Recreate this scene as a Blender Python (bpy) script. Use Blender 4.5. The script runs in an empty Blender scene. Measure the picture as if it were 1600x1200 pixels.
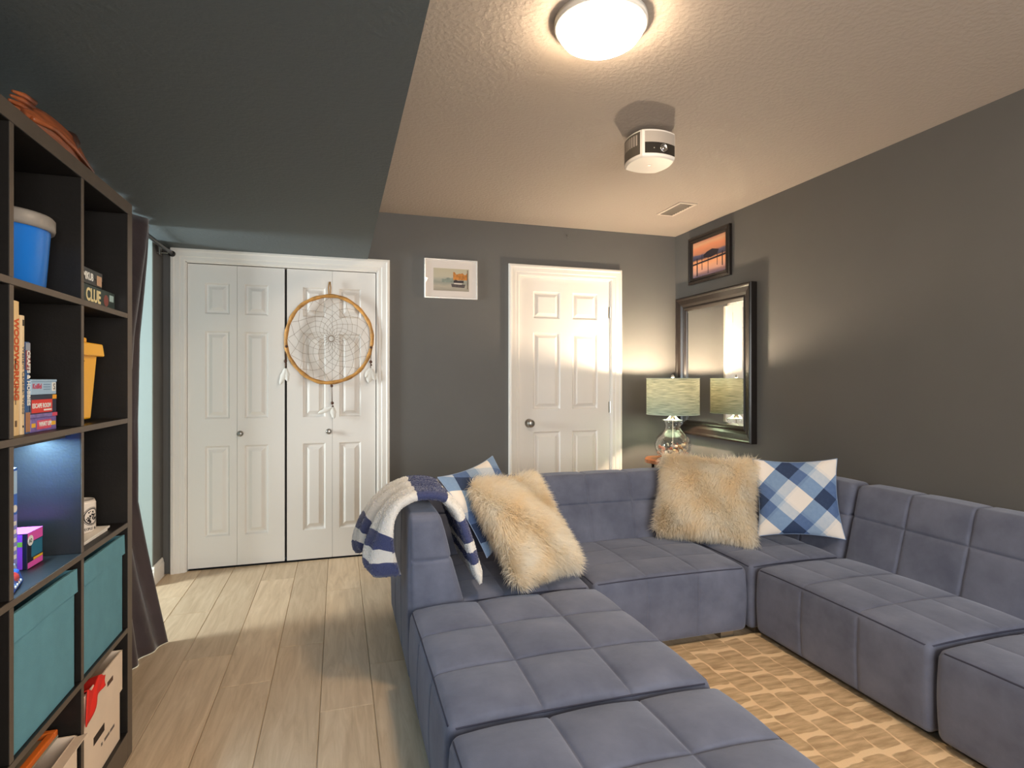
import bpy, math, random
import numpy as np
from mathutils import Vector, Matrix
random.seed(7); np.random.seed(7)
S = bpy.context.scene
COL = S.collection
PI = math.pi

# ------------------------------------------------------------------ camera, world, lights, exposure
FPX, HOR, CAMZ = 890.0, 594.0, 1.26
YAW = math.atan(271.0 / FPX)
cam_d = bpy.data.cameras.new('camera'); cam = bpy.data.objects.new('camera', cam_d); COL.objects.link(cam)
cam_d.sensor_width = 36.0; cam_d.lens = 36.0 * FPX / 1600.0
cam_d.shift_y = -(600.0 - HOR) / 1600.0
cam_d.clip_start = 0.02
cam.location = (0, 0, CAMZ); cam.rotation_euler = (PI / 2, 0, -YAW)
S.camera = cam
S.view_settings.view_transform = 'Standard'; S.view_settings.look = 'None'
S.view_settings.gamma = 1.0; S.view_settings.use_curve_mapping = False
S.view_settings.exposure = 0.8

w = bpy.data.worlds.new('world'); S.world = w; w.use_nodes = True
w.node_tree.nodes['Background'].inputs[0].default_value = (0.72, 0.86, 1.0, 1)
w.node_tree.nodes['Background'].inputs[1].default_value = 1.2

def area_light(name, loc, rot, sx, sy, power, color, spread=PI):
    l = bpy.data.lights.new(name, 'AREA'); l.shape = 'RECTANGLE'; l.size = sx; l.size_y = sy
    l.energy = power; l.color = color; l.spread = spread
    o = bpy.data.objects.new(name, l); COL.objects.link(o); o.location = loc; o.rotation_euler = rot
    return o
# fill at an invented window behind the camera; daylight from the curtained alcove window
area_light('rear_fill_light', (1.15, -1.52, 1.45), (PI / 2, 0, 0), 2.3, 1.3, 52, (1.0, 0.96, 0.90))
area_light('alcove_window_daylight', (-2.92, 3.36, 1.45), (0, -PI / 2, 0), 1.1, 0.5, 56, (0.88, 0.98, 1.0))
CEIL_EMIT = 54.0
LAMP_W = 46.0

# ------------------------------------------------------------------ helpers
def lin(c):
    return tuple(((v / 255.0) / 12.92 if v / 255.0 <= 0.04045 else ((v / 255.0 + 0.055) / 1.055) ** 2.4) for v in c)
MATS = {}
def newmat(name):
    m = bpy.data.materials.new(name); m.use_nodes = True; MATS[name] = m
    nt = m.node_tree
    return m, nt, nt.nodes['Principled BSDF']
def nd(nt, t, **kw):
    n = nt.nodes.new(t)
    for k, v in kw.items():
        if k.startswith('i_'): n.inputs[k[2:].replace('_', ' ')].default_value = v
        else: setattr(n, k, v)
    return n
def mat(name, c, rough=0.55, metal=0.0, var=0.0, vscale=8.0, bump=0.0, bscale=120.0, emit=0.0, sheen=0.0, coat=0.0, spec=None, vstretch=(1, 1, 1)):
    if name in MATS: return MATS[name]
    m, nt, b = newmat(name); L = nt.links.new
    c3 = lin(c)
    b.inputs['Base Color'].default_value = (*c3, 1); b.inputs['Roughness'].default_value = rough; b.inputs['Metallic'].default_value = metal
    if spec is not None: b.inputs['Specular IOR Level'].default_value = spec
    if sheen: b.inputs['Sheen Weight'].default_value = sheen; b.inputs['Sheen Roughness'].default_value = 0.4
    if coat: b.inputs['Coat Weight'].default_value = coat; b.inputs['Coat Roughness'].default_value = 0.15
    if emit:
        b.inputs['Emission Color'].default_value = (*c3, 1); b.inputs['Emission Strength'].default_value = emit
    if var or bump:
        tc = nd(nt, 'ShaderNodeTexCoord')
    if var:
        mp = nd(nt, 'ShaderNodeMapping'); mp.inputs['Scale'].default_value = vstretch; L(tc.outputs['Object'], mp.inputs[0])
        n = nd(nt, 'ShaderNodeTexNoise'); n.inputs['Scale'].default_value = vscale; n.inputs['Detail'].default_value = 5; L(mp.outputs[0], n.inputs['Vector'])
        r = nd(nt, 'ShaderNodeMapRange'); r.inputs['From Min'].default_value = .3; r.inputs['From Max'].default_value = .7; r.inputs['To Min'].default_value = 1 - var; r.inputs['To Max'].default_value = 1 + var
        L(n.outputs['Fac'], r.inputs['Value'])
        mx = nd(nt, 'ShaderNodeMix', data_type='RGBA', blend_type='MULTIPLY'); mx.inputs[0].default_value = 1
        mx.inputs[6].default_value = (*c3, 1); L(r.outputs[0], mx.inputs[7]); L(mx.outputs[2], b.inputs['Base Color'])
    if bump:
        n2 = nd(nt, 'ShaderNodeTexNoise'); n2.inputs['Scale'].default_value = bscale; n2.inputs['Detail'].default_value = 3; L(tc.outputs['Object'], n2.inputs['Vector'])
        bp = nd(nt, 'ShaderNodeBump'); bp.inputs['Strength'].default_value = bump; bp.inputs['Distance'].default_value = 0.004
        L(n2.outputs['Fac'], bp.inputs['Height']); L(bp.outputs[0], b.inputs['Normal'])
    return m

class MB:
    def __init__(s): s.v = []; s.f = []; s.uv = []
    def add(s, vs, fs, uv=None):
        o = len(s.v); s.v += [tuple(p) for p in vs]; s.f += [tuple(i + o for i in f) for f in fs]
        s.uv += list(uv) if uv is not None else [(0, 0)] * len(vs)
        return s
    def box(s, lo, hi):
        x0, y0, z0 = lo; x1, y1, z1 = hi
        return s.add([(x0, y0, z0), (x1, y0, z0), (x1, y1, z0), (x0, y1, z0), (x0, y0, z1), (x1, y0, z1), (x1, y1, z1), (x0, y1, z1)],
                     [(0, 3, 2, 1), (4, 5, 6, 7), (0, 1, 5, 4), (1, 2, 6, 5), (2, 3, 7, 6), (3, 0, 4, 7)])
    def tube(s, pts, r, n=6, closed=False, cap=True):
        P = [Vector(p) for p in pts]; m = len(P); vs = []
        rad = r if isinstance(r, (list, tuple)) else [r] * m
        prev = None
        for i in range(m):
            if closed: t = P[(i + 1) % m] - P[i - 1]
            else: t = P[min(i + 1, m - 1)] - P[max(i - 1, 0)]
            t.normalize()
            if prev is None:
                a = t.cross(Vector((0, 0, 1)))
                if a.length < .05: a = t.cross(Vector((1, 0, 0)))
            else: a = prev - t * prev.dot(t)
            a.normalize(); prev = a; b = t.cross(a)
            for k in range(n):
                q = 2 * PI * k / n
                vs.append(P[i] + (a * math.cos(q) + b * math.sin(q)) * rad[i])
        fs = []
        for i in range(m if closed else m - 1):
            for k in range(n):
                j = (i + 1) % m
                fs.append((i * n + k, i * n + (k + 1) % n, j * n + (k + 1) % n, j * n + k))
        if cap and not closed:
            fs.append(tuple(reversed(range(n)))); fs.append(tuple((m - 1) * n + k for k in range(n)))
        return s.add(vs, fs)
    def lathe(s, prof, n=32, c=(0, 0, 0), axis='z'):
        vs = []; fs = []
        for (r, z) in prof:
            for k in range(n):
                q = 2 * PI * k / n
                p = (r * math.cos(q), r * math.sin(q), z)
                if axis == 'y': p = (p[0], -p[2], p[1])
                if axis == 'x': p = (p[2], p[0], p[1])
                vs.append((p[0] + c[0], p[1] + c[1], p[2] + c[2]))
        for i in range(len(prof) - 1):
            for k in range(n):
                fs.append((i * n + k, i * n + (k + 1) % n, (i + 1) * n + (k + 1) % n, (i + 1) * n + k))
        if prof[0][0] > 1e-5: fs.append(tuple(reversed(range(n))))
        if prof[-1][0] > 1e-5: fs.append(tuple((len(prof) - 1) * n + k for k in range(n)))
        return s.add(vs, fs)
    def prism(s, poly, z0, z1):
        n = len(poly)
        vs = [(x, y, z0) for x, y in poly] + [(x, y, z1) for x, y in poly]
        return s.add(vs, [tuple(reversed(range(n))), tuple(range(n, 2 * n))] + [(i, (i + 1) % n, n + (i + 1) % n, n + i) for i in range(n)])
    def xform(s, M, start=0):
        for i in range(start, len(s.v)): s.v[i] = tuple(M @ Vector(s.v[i]))
        return s
    def build(s, name, m, parent=None, smooth=False, loc=(0, 0, 0), rz=0, bevel=0, seg=2):
        me = bpy.data.meshes.new(name); me.from_pydata(s.v, [], s.f); me.validate()
        if len(me.vertices) == len(s.uv):
            ul = me.uv_layers.new(name='UVMap')
            idx = np.empty(len(me.loops), dtype=np.int32); me.loops.foreach_get('vertex_index', idx)
            ul.data.foreach_set('uv', np.array(s.uv, dtype=np.float32)[idx].ravel())
        if smooth:
            me.polygons.foreach_set('use_smooth', [True] * len(me.polygons))
        if m: me.materials.append(m)
        o = bpy.data.objects.new(name, me); COL.objects.link(o)
        o.location = loc; o.rotation_euler = (0, 0, rz)
        if parent: o.parent = parent
        if bevel:
            md = o.modifiers.new('bevel', 'BEVEL'); md.width = bevel; md.segments = seg; md.limit_method = 'ANGLE'; md.angle_limit = .7
            if smooth is False: pass
        return o
def tag(o, label, cat, group=None):
    o['label'] = label; o['category'] = cat
    if group: o['group'] = group
    return o
def thing(name, label, cat, loc=(0, 0, 0), rz=0, group=None):
    o = bpy.data.objects.new(name, None); COL.objects.link(o); o.location = loc; o.rotation_euler = (0, 0, rz)
    o.empty_display_size = .05
    return tag(o, label, cat, group)
def struct(o, label=None):
    o['kind'] = 'structure'
    if label: o['label'] = label
    return o
def sempty(name, label, loc=(0, 0, 0)):
    o = bpy.data.objects.new(name, None); COL.objects.link(o); o.location = loc; o.empty_display_size = .05
    return struct(o, label)
def text(name, s, size, m, parent, origin, right, up, xs=1.0, align='LEFT', depth=0.0004, bold=0.0):
    """flat lettering: origin, reading direction and up direction in the parent's frame"""
    cu = bpy.data.curves.new(name, 'FONT'); cu.body = s; cu.size = size; cu.align_x = align; cu.extrude = depth / 2; cu.resolution_u = 3; cu.offset = bold
    t = bpy.data.objects.new(name, cu); COL.objects.link(t)
    dg = bpy.context.evaluated_depsgraph_get(); dg.update()
    me = bpy.data.meshes.new_from_object(t.evaluated_get(dg)); bpy.data.objects.remove(t)
    r = Vector(right).normalized(); u = Vector(up).normalized(); n = r.cross(u)
    M = Matrix(((r.x * xs, u.x, n.x, origin[0]), (r.y * xs, u.y, n.y, origin[1]), (r.z * xs, u.z, n.z, origin[2]), (0, 0, 0, 1)))
    me.transform(M); me.materials.clear(); me.materials.append(m)
    o = bpy.data.objects.new(name, me); COL.objects.link(o); o.parent = parent
    return o

def axis_coords(L, r, seams=(), n=14):
    """coordinates 0..L, dense in the rounded borders and at the stitched seams"""
    c = [0, r * .08, r * .2, r * .4, r * .65, r]
    c = set(c + [L - x for x in c])
    for i in range(1, n): c.add(r + (L - 2 * r) * i / n)
    for sx in seams:
        c = {x for x in c if abs(x - sx) > .012 or x in (0, L)}
        for d in (0, .0035, .008, .016, .028): c.add(sx - d); c.add(sx + d)
    out = []
    for x in sorted(c):
        if not out or x - out[-1] > .0012: out.append(x)
    out[-1] = L
    return out
def rbox(mb, size, r, seams=((), (), ()), n=(14, 14, 8), disp=None):
    X = [axis_coords(size[k], r, seams[k], n[k]) for k in range(3)]
    idx = {}; vs = []; fs = []
    def vert(p):
        k = (round(p[0], 5), round(p[1], 5), round(p[2], 5))
        if k not in idx:
            q = [min(max(p[i], r), size[i] - r) for i in range(3)]
            d = Vector([p[i] - q[i] for i in range(3)])
            nn = d.normalized(); pp = Vector(q) + nn * r
            if disp: pp = disp(pp, nn)
            idx[k] = len(vs); vs.append(tuple(pp))
        return idx[k]
    for ax in range(3):
        a, b = [(1, 2), (2, 0), (0, 1)][ax]
        for side in (0, 1):
            for i in range(len(X[a]) - 1):
                for j in range(len(X[b]) - 1):
                    q = []
                    for (ii, jj) in ((i, j), (i + 1, j), (i + 1, j + 1), (i, j + 1)):
                        p = [0, 0, 0]; p[ax] = size[ax] * side; p[a] = X[a][ii]; p[b] = X[b][jj]
                        q.append(vert(p))
                    if not side: q.reverse()
                    fs.append(tuple(q))
    return mb.add(vs, fs)

# ------------------------------------------------------------------ materials
M_WALL = mat('wall_paint_charcoal', (97, 96, 94), .62, var=.03, vscale=3, bump=.12, bscale=260)
M_CEIL = None
def make_ceiling_mat(name, c, k=.22):
    m, nt, b = newmat(name); L = nt.links.new
    b.inputs['Base Color'].default_value = (*lin(c), 1); b.inputs['Roughness'].default_value = .75
    tc = nd(nt, 'ShaderNodeTexCoord')
    n = nd(nt, 'ShaderNodeTexNoise'); n.inputs['Scale'].default_value = 55; n.inputs['Detail'].default_value = 4; L(tc.outputs['Object'], n.inputs['Vector'])
    r = nd(nt, 'ShaderNodeMapRange'); r.inputs['From Min'].default_value = .42; r.inputs['From Max'].default_value = .62; L(n.outputs['Fac'], r.inputs['Value'])
    bp = nd(nt, 'ShaderNodeBump'); bp.inputs['Strength'].default_value = k; bp.inputs['Distance'].default_value = .004
    L(r.outputs[0], bp.inputs['Height']); L(bp.outputs[0], b.inputs['Normal'])
    return m
M_CEIL = make_ceiling_mat('ceiling_knockdown_taupe', (168, 157, 147))
M_SOFF = make_ceiling_mat('soffit_knockdown_charcoal', (90, 99, 102), .15)
M_ALC = mat('alcove_paint_pale_teal', (164, 178, 176), .6, bump=.1, bscale=260)
M_TRIM = mat('trim_white', (236, 232, 226), .38, var=.015, vscale=5)
M_DOOR = mat('door_white', (234, 230, 225), .42, bump=.04, bscale=300)
M_DARK = mat('dark_void', (22, 20, 18), .9)
M_CHROME = mat('satin_chrome', (190, 188, 184), .22, 1.0)
M_STEEL = mat('brushed_nickel', (170, 166, 160), .32, 1.0)
M_BLACK = mat('black_plastic', (22, 22, 23), .4)
M_SHELF = mat('shelf_black_brown', (27, 23, 20), .42, var=.12, vscale=9, vstretch=(1, 1, 9), bump=.06, bscale=180)
M_ESP = mat('espresso_wood', (27, 21, 18), .30, var=.15, vscale=14, coat=.2)
M_GLASSM = mat('mirror_silver', (232, 232, 230), .015, 1.0)

def make_floor_mat():
    m, nt, b = newmat('floor_oak_plank'); L = nt.links.new
    g = nd(nt, 'ShaderNodeNewGeometry'); oi = nd(nt, 'ShaderNodeObjectInfo')
    mp = nd(nt, 'ShaderNodeMapping'); mp.inputs['Scale'].default_value = (9, .9, 1)
    ad = nd(nt, 'ShaderNodeVectorMath', operation='ADD'); sc = nd(nt, 'ShaderNodeVectorMath', operation='SCALE'); sc.inputs['Scale'].default_value = 37
    cb = nd(nt, 'ShaderNodeCombineXYZ'); L(oi.outputs['Random'], cb.inputs[0]); L(oi.outputs['Random'], cb.inputs[1]); L(cb.outputs[0], sc.inputs[0])
    L(g.outputs['Position'], ad.inputs[0]); L(sc.outputs[0], ad.inputs[1]); L(ad.outputs[0], mp.inputs[0])
    n = nd(nt, 'ShaderNodeTexNoise'); n.inputs['Scale'].default_value = 3.2; n.inputs['Detail'].default_value = 7; n.inputs['Roughness'].default_value = .62; n.inputs['Distortion'].default_value = .9
    L(mp.outputs[0], n.inputs['Vector'])
    cr = nd(nt, 'ShaderNodeValToRGB'); e = cr.color_ramp.elements
    e[0].position = .28; e[0].color = (*lin((190, 164, 134)), 1); e[1].position = .72; e[1].color = (*lin((222, 199, 170)), 1)
    x = e.new(.5); x.color = (*lin((208, 183, 152)), 1)
    L(n.outputs['Fac'], cr.inputs[0])
    mr = nd(nt, 'ShaderNodeMapRange'); mr.inputs['To Min'].default_value = .88; mr.inputs['To Max'].default_value = 1.08; L(oi.outputs['Random'], mr.inputs['Value'])
    mx = nd(nt, 'ShaderNodeMix', data_type='RGBA', blend_type='MULTIPLY'); mx.inputs[0].default_value = 1
    L(cr.outputs[0], mx.inputs[6]); L(mr.outputs[0], mx.inputs[7]); L(mx.outputs[2], b.inputs['Base Color'])
    b.inputs['Roughness'].default_value = .48
    bp = nd(nt, 'ShaderNodeBump'); bp.inputs['Strength'].default_value = .12; bp.inputs['Distance'].default_value = .003; L(n.outputs['Fac'], bp.inputs['Height']); L(bp.outputs[0], b.inputs['Normal'])
    return m
M_FLOOR = make_floor_mat()

def make_sofa_mat():
    m, nt, b = newmat('sofa_slate_suede'); L = nt.links.new
    tc = nd(nt, 'ShaderNodeTexCoord')
    n = nd(nt, 'ShaderNodeTexNoise'); n.inputs['Scale'].default_value = 5; n.inputs['Detail'].default_value = 8; n.inputs['Roughness'].default_value = .6; L(tc.outputs['Object'], n.inputs['Vector'])
    cr = nd(nt, 'ShaderNodeValToRGB'); e = cr.color_ramp.elements
    e[0].position = .3; e[0].color = (*lin((90, 95, 114)), 1); e[1].position = .72; e[1].color = (*lin((118, 123, 142)), 1)
    L(n.outputs['Fac'], cr.inputs[0]); L(cr.outputs[0], b.inputs['Base Color'])
    b.inputs['Roughness'].default_value = .85; b.inputs['Specular IOR Level'].default_value = .2
    b.inputs['Sheen Weight'].default_value = .35; b.inputs['Sheen Roughness'].default_value = .45; b.inputs['Sheen Tint'].default_value = (.8, .85, 1, 1)
    n2 = nd(nt, 'ShaderNodeTexNoise'); n2.inputs['Scale'].default_value = 500; L(tc.outputs['Object'], n2.inputs['Vector'])
    n3 = nd(nt, 'ShaderNodeTexNoise'); n3.inputs['Scale'].default_value = 13; n3.inputs['Detail'].default_value = 3; L(tc.outputs['Object'], n3.inputs['Vector'])
    ad = nd(nt, 'ShaderNodeMath', operation='MULTIPLY_ADD'); ad.inputs[1].default_value = 5.0; L(n3.outputs['Fac'], ad.inputs[0]); L(n2.outputs['Fac'], ad.inputs[2])
    bp = nd(nt, 'ShaderNodeBump'); bp.inputs['Strength'].default_value = .25; bp.inputs['Distance'].default_value = .0016; L(ad.outputs[0], bp.inputs['Height']); L(bp.outputs[0], b.inputs['Normal'])
    return m
M_SOFA = make_sofa_mat()
M_SEAM = mat('sofa_seam_thread', (58, 60, 78), .8)

# ------------------------------------------------------------------ room shell
XL, XR, YB, YR, ZC, ZS = -1.07, 2.72, 4.2, -1.6, 2.47, 2.12
XSOF = 0.198
floor = struct(MB().box((-3.1, YR - .1, -.1), (XR + .12, YB + .2, -.012)).build('floor', M_DARK), 'light oak plank floor')
# planks: unit board with a fine chamfer, shared mesh
pm = MB(); ch = .012
vs = [(0, 0, 0), (1, 0, 0), (1, 1, 0), (0, 1, 0), (0, 0, .8), (1, 0, .8), (1, 1, .8), (0, 1, .8), (ch, ch * .16, 1), (1 - ch, ch * .16, 1), (1 - ch, 1 - ch * .16, 1), (ch, 1 - ch * .16, 1)]
pm.add(vs, [(0, 3, 2, 1), (0, 1, 5, 4), (1, 2, 6, 5), (2, 3, 7, 6), (3, 0, 4, 7), (4, 5, 9, 8), (5, 6, 10, 9), (6, 7, 11, 10), (7, 4, 8, 11), (8, 9, 10, 11)])
plank0 = pm.build('plank', M_FLOOR, floor)
PW, PL = .2, 1.3
joints = {-4: 2.88, -3: 2.58, -2: 2.885, -1: 2.28, 0: 2.6, 1: 2.89, -5: 3.45}
first = True
for k in range(-11, 15):
    x0 = -.068 + PW * (k + 1); x1 = x0 + PW
    lo_y = YR
    if x1 < -1.07: lo_y = 2.3
    x0c, x1c = max(x0, -2.98), min(x1, XR)
    if x1c - x0c < .01: continue
    y = joints.get(k, 2.2 + ((k * 0.47) % 1.0) * PL)
    while y > lo_y: y -= PL
    hi_y = YB + .02 if x1 > -1.09 else 3.98
    while y < hi_y:
        a, b = max(y, lo_y), min(y + PL, hi_y)
        if b - a > .02:
            o = plank0 if first else plank0.copy()
            if not first: COL.objects.link(o)
            first = False
            o.parent = floor; o.location = (x0c + .0006, a + .0006, -.012); o.scale = (x1c - x0c - .0012, b - a - .0012, .012)
        y += PL

CX0, CX1, CZ = -.96, .267, 2.045      # closet opening
DX0, DX1, DZ = 1.335, 2.125, 2.075    # door opening
m = MB()
for (x0, x1, z0, z1) in ((-1.09, CX0, 0, ZC), (CX0, CX1, CZ, ZC), (CX1, DX0, 0, ZC), (DX0, DX1, DZ, ZC), (DX1, XR, 0, ZC)):
    m.box((x0, YB, z0), (x1, YB + .1, z1))
m.box((-1.3, YB + .14, 0), (XR + .1, YB + .18, ZC))  # added backing slab, blocks sky light leaking through the door gaps
struct(m.build('wall_back', M_WALL), 'charcoal painted back wall')
struct(MB().box((XR, YR - .1, 0), (XR + .1, YB + .18, ZC)).build('wall_right', M_WALL), 'charcoal painted right wall')
m = MB().box((XL - .1, YR - .1, 0), (XL, 2.3, ZC)).box((-1.19, 3.99, 0), (-1.09, YB + .14, ZC))
struct(m.build('wall_left', M_WALL), 'charcoal painted left wall with a wide opening')
struct(MB().box((XL - .1, YR - .1, ZC), (XR + .12, YB + .2, ZC + .08)).build('ceiling', M_CEIL), 'textured taupe ceiling')
struct(MB().box((XL, YR, ZS), (XSOF, YB, ZC)).build('soffit', M_SOFF), 'dropped charcoal soffit along the left side')
# rear wall, with an invented window for the fill light
m = MB()
for (x0, x1, z0, z1) in ((XL, -.05, 0, ZC), (2.35, XR, 0, ZC), (-.05, 2.35, 0, .78), (-.05, 2.35, 2.12, ZC)):
    m.box((x0, YR - .1, z0), (x1, YR, z1))
struct(m.build('wall_front', M_WALL), 'charcoal wall behind the viewer with a wide added window')
def window(name, x0, x1, z0, z1, y, rz=0, loc=(0, 0, 0)):
    wn = sempty(name, 'unseen white framed window', loc); wn.rotation_euler = (0, 0, rz)
    f = MB()
    for a in ((x0, z0, x1, z0 + .05), (x0, z1 - .05, x1, z1), (x0, z0, x0 + .05, z1), (x1 - .05, z0, x1, z1), ((x0 + x1) / 2 - .025, z0, (x0 + x1) / 2 + .025, z1)):
        f.box((a[0], y - .03, a[1]), (a[2], y + .03, a[3]))
    f.build('window_frame', M_TRIM, wn)
    for a, b in ((x0 + .05, (x0 + x1) / 2 - .025), ((x0 + x1) / 2 + .025, x1 - .05)):
        MB().box((a, y - .004, z0 + .05), (b, y + .004, z1 - .05)).build('pane', M_PANE, wn)
def thin_glass(name, tint=(1, 1, 1), base=.04):
    m, nt, b = newmat(name); L = nt.links.new
    tr = nd(nt, 'ShaderNodeBsdfTransparent'); tr.inputs[0].default_value = (*tint, 1)
    gl = nd(nt, 'ShaderNodeBsdfGlossy'); gl.inputs['Roughness'].default_value = .02
    fr = nd(nt, 'ShaderNodeLayerWeight'); fr.inputs['Blend'].default_value = .35
    mr = nd(nt, 'ShaderNodeMapRange'); mr.inputs['To Min'].default_value = base; mr.inputs['To Max'].default_value = .75; L(fr.outputs['Facing'], mr.inputs['Value'])
    pw = nd(nt, 'ShaderNodeMath', operation='POWER'); pw.inputs[1].default_value = 1.0; L(mr.outputs[0], pw.inputs[0])
    ms = nd(nt, 'ShaderNodeMixShader'); L(pw.outputs[0], ms.inputs[0]); L(tr.outputs[0], ms.inputs[1]); L(gl.outputs[0], ms.inputs[2])
    L(ms.outputs[0], nt.nodes['Material Output'].inputs[0])
    return m
M_PANE = thin_glass('window_pane_glass')
window('added_window_1', -.05, 2.35, .78, 2.12, YR - .05)  # window added behind the camera to go with the fill light
# curtained alcove at the left
m = MB().box((-3.0, 3.97, 0), (-1.19, 4.05, ZS)).box((-1.19, 3.97, 0), (-1.09, 3.99, ZC))
struct(m.build('wall_alcove_back', M_ALC), 'pale teal wall beyond the curtain')
m = MB().box((-3.0, 2.2, 0), (XL - .1, 2.3, ZS))
for (y0, y1, z0, z1) in ((2.3, 2.98, 0, ZS), (3.74, 3.97, 0, ZS), (2.98, 3.74, 0, .88), (2.98, 3.74, 2.02, ZS)):
    m.box((-3.1, y0, z0), (-3.0, y1, z1))
struct(m.build('wall_alcove_side', M_ALC), 'pale teal alcove wall with a window')
struct(MB().box((-3.1, 2.2, ZS), (-1.17, 4.05, ZS + .06)).box((-1.17, 2.2, ZS), (XL, 4.2, ZC)).build('ceiling_alcove', M_SOFF), 'low ceiling of the alcove')
window('window_2', 2.98, 3.74, .88, 2.02, 0, PI / 2, (-3.05, 0, 0))

# ---- casings (mitred moulding), baseboards
CPROF = [(0, 0), (0, .010), (.008, .014), (.026, .014), (.032, .019), (.060, .021), (.068, .027), (.082, .025), (.086, .018), (.086, 0)]
def casing(name, x0, x1, ztop, label, zb=0.0):
    """sweep the moulding up the left side, across and down the right (profile offset grows outwards)"""
    vs = []; n = len(CPROF)
    for (x, z, sx, sz) in ((x0, zb, -1, 0), (x0, ztop, -1, 1), (x1, ztop, 1, 1), (x1, zb, 1, 0)):
        for (wd, d) in CPROF: vs.append((x + sx * wd, YB - d, z + sz * wd))
    fs = []
    for i in range(3):
        for k in range(n - 1): fs.append((i * n + k, i * n + k + 1, (i + 1) * n + k + 1, (i + 1) * n + k))
    fs += [tuple(range(n)), tuple(reversed(range(3 * n, 4 * n)))]
    mb = MB().add(vs, fs)
    # jamb lining
    mb.box((x0, YB, zb), (x0 + .006, YB + .09, ztop)).box((x1 - .006, YB, zb), (x1, YB + .09, ztop)).box((x0, YB, ztop - .006), (x1, YB + .09, ztop))
    return struct(mb.build(name, M_TRIM), label)
casing('trim_1', CX0, CX1, CZ - .005, 'white moulded casing around the closet doors')
casing('trim_2', DX0, DX1, DZ - .005, 'white moulded casing around the panelled door')
BPROF = [(0, 0), (.014, 0), (.014, .085), (.010, .095), (.010, .105), (.004, .118), (0, .118)]
def baseboard(name, p0, p1, nrm):
    vs = []
    for p in (p0, p1):
        for (d, z) in BPROF: vs.append((p[0] + nrm[0] * d, p[1] + nrm[1] * d, z))
    n = len(BPROF)
    fs = [(k, (k + 1) % n, n + (k + 1) % n, n + k) for k in range(n)] + [tuple(range(n)), tuple(reversed(range(n, 2 * n)))]
    return struct(MB().add(vs, fs).build(name, M_TRIM), 'white moulded baseboard')
baseboard('baseboard_back', (CX1 + .087, YB), (DX0 - .087, YB), (0, -1))
baseboard('baseboard_back_corner', (DX1 + .087, YB), (XR, YB), (0, -1))
baseboard('baseboard_right', (XR, YR), (XR, YB - .015), (-1, 0))
baseboard('baseboard_left', (XL, YR), (XL, .38), (1, 0))
baseboard('baseboard_alcove', (-3.0, 3.97), (-1.076, 3.97), (0, -1))
baseboard('baseboard_stub', (-1.09, 3.9705), (-1.09, YB - .03), (1, 0))

# ---- panelled doors
def panel_door(mb, wd, ht, panels, th=.035, dep=.013):
    """front face towards -y at y=0, from x 0..wd, z 0..ht, raised panels (x0,x1,z0,z1)"""
    xs = sorted({0, wd} | {p[0] for p in panels} | {p[1] for p in panels}); zs = sorted({0, ht} | {p[2] for p in panels} | {p[3] for p in panels})
    for i in range(len(xs) - 1):
        for j in range(len(zs) - 1):
            cx, cz = (xs[i] + xs[i + 1]) / 2, (zs[j] + zs[j + 1]) / 2
            if any(p[0] < cx < p[1] and p[2] < cz < p[3] for p in panels): continue
            mb.add([(xs[i], 0, zs[j]), (xs[i + 1], 0, zs[j]), (xs[i + 1], 0, zs[j + 1]), (xs[i], 0, zs[j + 1])], [(0, 1, 2, 3)])
    for (x0, x1, z0, z1) in panels:
        rings = [(0, 0), (.004, .004), (.010, dep), (.016, dep + .001), (.022, dep), (.042, .002), (.045, .001)]
        vs = []
        for (i, d) in rings: vs += [(x0 + i, d, z0 + i), (x1 - i, d, z0 + i), (x1 - i, d, z1 - i), (x0 + i, d, z1 - i)]
        fs = []
        for r in range(len(rings) - 1):
            for k in range(4): fs.append((r * 4 + k, r * 4 + (k + 1) % 4, r * 4 + 4 + (k + 1) % 4, r * 4 + 4 + k))
        b = (len(rings) - 1) * 4; fs.append((b, b + 1, b + 2, b + 3))
        mb.add(vs, fs)
    mb.add([(0, 0, 0), (wd, 0, 0), (wd, th, 0), (0, th, 0), (0, 0, ht), (wd, 0, ht), (wd, th, ht), (0, th, ht)], [(0, 3, 2, 1), (4, 5, 6, 7), (1, 2, 6, 5), (2, 3, 7, 6), (3, 0, 4, 7)])
    return mb
def knob(mb, c, r, ln):
    mb.lathe([(r * 1.15, 0), (r * 1.15, .004), (r * .45, .008), (r * .42, ln * .45), (r * .8, ln * .6), (r, ln * .78), (r * .9, ln * .95), (r * .5, ln), (0, ln)], 20, c, 'y')
    return mb
LW = (CX1 - CX0 - .012 - .014 - .006) / 4
HT = CZ - .03
def leaf(x, lo, hi, parent, nm='door_leaf'):
    px = (LW * lo, LW * hi)
    mb = panel_door(MB(), LW - .0015, HT, [(*px, HT * .10, HT * .40), (*px, HT * .49, HT * .781), (*px, HT * .837, HT * .94)])
    return mb.build(nm, M_DOOR, parent, loc=(x, 0, 0))
for i, (xs, nm, lab) in enumerate(((CX0 + .008, 'door_1', 'white bifold closet door without ornament'), (CX0 + .008 + 2 * LW + .014, 'door_2', 'white bifold closet door behind the dreamcatcher'))):
    d = sempty(nm, lab, (xs, YB + .012, .014))
    leaf(0, .345, .845, d); leaf(LW, .155, .65, d)
    kx = (CX0 * 0 + (-.634 - xs)) if i == 0 else (-.066 - xs)
    knob(MB(), (kx, 0, .885), .017, .034).build('knob', M_STEEL, d, True)
d3 = sempty('door_3', 'white six panel door in the corner', (DX0 + .008, YB + .014, .01))
DW, DH = DX1 - DX0 - .016, DZ - .02
cols = [(DW * .146, DW * .44), (DW * .573, DW * .858)]
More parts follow.
